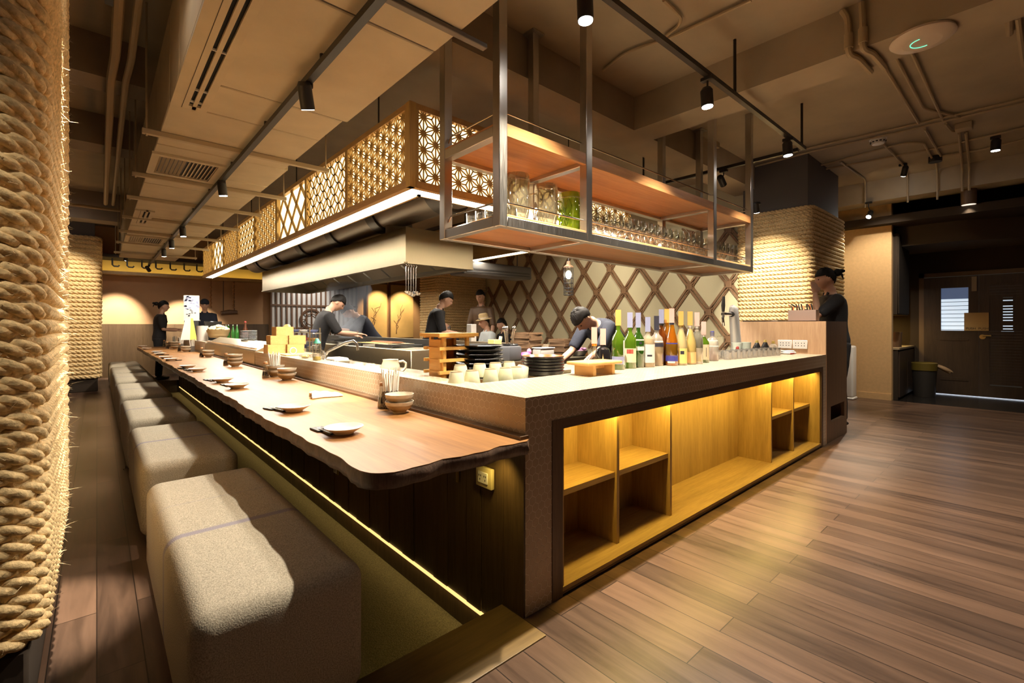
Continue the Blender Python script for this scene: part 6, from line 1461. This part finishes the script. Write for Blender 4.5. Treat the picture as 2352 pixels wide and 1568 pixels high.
p6 = person('tall waiter in dark clothes standing behind the seated guests', (5.72, 7.3), (-1,-.5), 1.86, 2, pitch=10, top='deskdark')
p7 = person('older seated guest with thin grey hair at the far counter', (5.22, 7.55), (-1,-.1), 1.66, 12, sit=.46, pitch=12, arms=FWD, top='navy', hair='bald')
p8 = person('seated guest in a straw hat and pale shirt at the far counter', (5.30, 6.52), (-.92,.2), 1.70, 6, sit=.56, pitch=12, arms=FWD, top='lightcloth', hair='short', cap='straw')
p9 = person('dark haired seated guest behind the guest in the straw hat', (5.95, 6.85), (-1,.2), 1.66, 4, sit=.52, pitch=5, top='cloth')
p10 = person('worker in navy bending low behind the bar', (4.06, 2.81), (-1,.08), 1.72, 56, pitch=10, arms=(((-.1,.8,-1),(.1,.9,-.5)), ((.1,.7,-1),(-.1,.9,-.5))), top='navy', hair='short', sleeve=.45)
p11 = person('hostess in black with a hair bun, hand raised to her face at the desk', (6.63, 1.585), (-.55,.80), 1.86, 4, pitch=6, arms=(((-.1,.75,-.65),(.18,.02,1)), ((.25,.15,-1),(0,.6,-.6))), hair='bun', sleeve=.45)
obj('name_badge', G().ball((-.07,.135,1.33), .02, .008, .02), M['cream'], p11); obj('name_badge', G().ball((.08,.135,1.30), .022, .008, .022), M['cream'], p2)
for q, lab, h in ((p7,'low stool under the older seated guest',.46-.12),(p8,'low stool under the guest in the straw hat',.56-.12),(p9,'low stool under the dark haired guest',.52-.12)):
    t = thing('guest_stool', lab, 'stool', (q.location.x, q.location.y, 0)); obj('seat', G().rbox(-.19,.19,-.19,.19,h-.06,h,.02,2), M['tweed'], t)
    for a in (-1,1):
        for b in (-1,1): obj('leg', G().cyl((a*.15,b*.15,0),(a*.15,b*.15,h-.06),.018), M['darkwoodz'], t)
# ---------------------------------------------------------------- smoke over the grill
m, nt, b = newmat('smoke_volume'); out = nt.nodes.get('Material Output'); nt.nodes.remove(b)
v = N(nt, 'ShaderNodeVolumePrincipled'); v.inputs['Color'].default_value = (.80,.84,.95,1); v.inputs['Anisotropy'].default_value = .1
tc = N(nt, 'ShaderNodeTexCoord'); n = N(nt, 'ShaderNodeTexNoise', i_Scale=3.0, i_Detail=3.0); L(nt, tc.outputs['Object'], n.inputs['Vector'])
mr = N(nt, 'ShaderNodeMapRange', i_From_Min=.35, i_From_Max=.7, i_To_Min=.25, i_To_Max=2.4); L(nt, n.outputs[0], mr.inputs[0]); L(nt, mr.outputs[0], v.inputs['Density']); L(nt, v.outputs[0], out.inputs['Volume'])
g = G(); g.lathe([(0,.99),(.16,1.0),(.20,1.15),(.25,1.35),(.30,1.55),(.34,1.75),(.30,1.84),(0,1.86)], 24); 
o = obj('cooking_smoke', g, m, loc=(2.90, 7.0, 0)); tag(o, 'blue grey smoke rising from the grill into the hood', 'smoke', kind='stuff')

# ================================================================ sub-parts: hang small pieces under the part they sit on
SUBS = {'lens':'lamp_head','backlight':'lattice_panel','label_mark':'label','collar':'uniform_top','hat_band':'straw_hat','cap_brim':'cap','status_ring':'disc','detector_slot':'detector_dome',
 'sleeve_lettering':'sleeve','socket_hole':'socket_plate','etched_swirl':'jar_body','jar_collar':'jar_body','glaze_band':'bowl_body','red_lining':'bowl_body','foot_ring':'cup_body','red_edge':'cloth_fold',
 'appliance_panel':'appliance_body','intake_grille':'purifier_body','poster_print':'poster_sheet','poster_mark':'poster_sheet','sticker_mark':'sticker_paper','saucer_rim':'saucer_body','cup_print':'cup_body','name_badge':'uniform_top','closing':'x','door_handle':'door_leaf','slat_line':'x','painted_branch':'board_panel','finger_joint':'box_wall','tap_handle':'tap_arm','spout':'tap_arm','edge_line':'diffuser_frame','meat':'stick'}
import re as _re
_st = lambda n: _re.sub(r'\.\d+$', '', n)
for top in [o for o in SC.objects if o.parent is None and len(o.children)]:
    kids = sorted(top.children, key=lambda o: o.name); by = {}
    for o in kids: by.setdefault(_st(o.name), []).append(o)
    for a, b in SUBS.items():
        if a in by and b in by:
            for i, o in enumerate(by[a]):
                if not o.children: o.parent = by[b][min(i, len(by[b])-1)] if len(by[b]) > 1 else by[b][0]
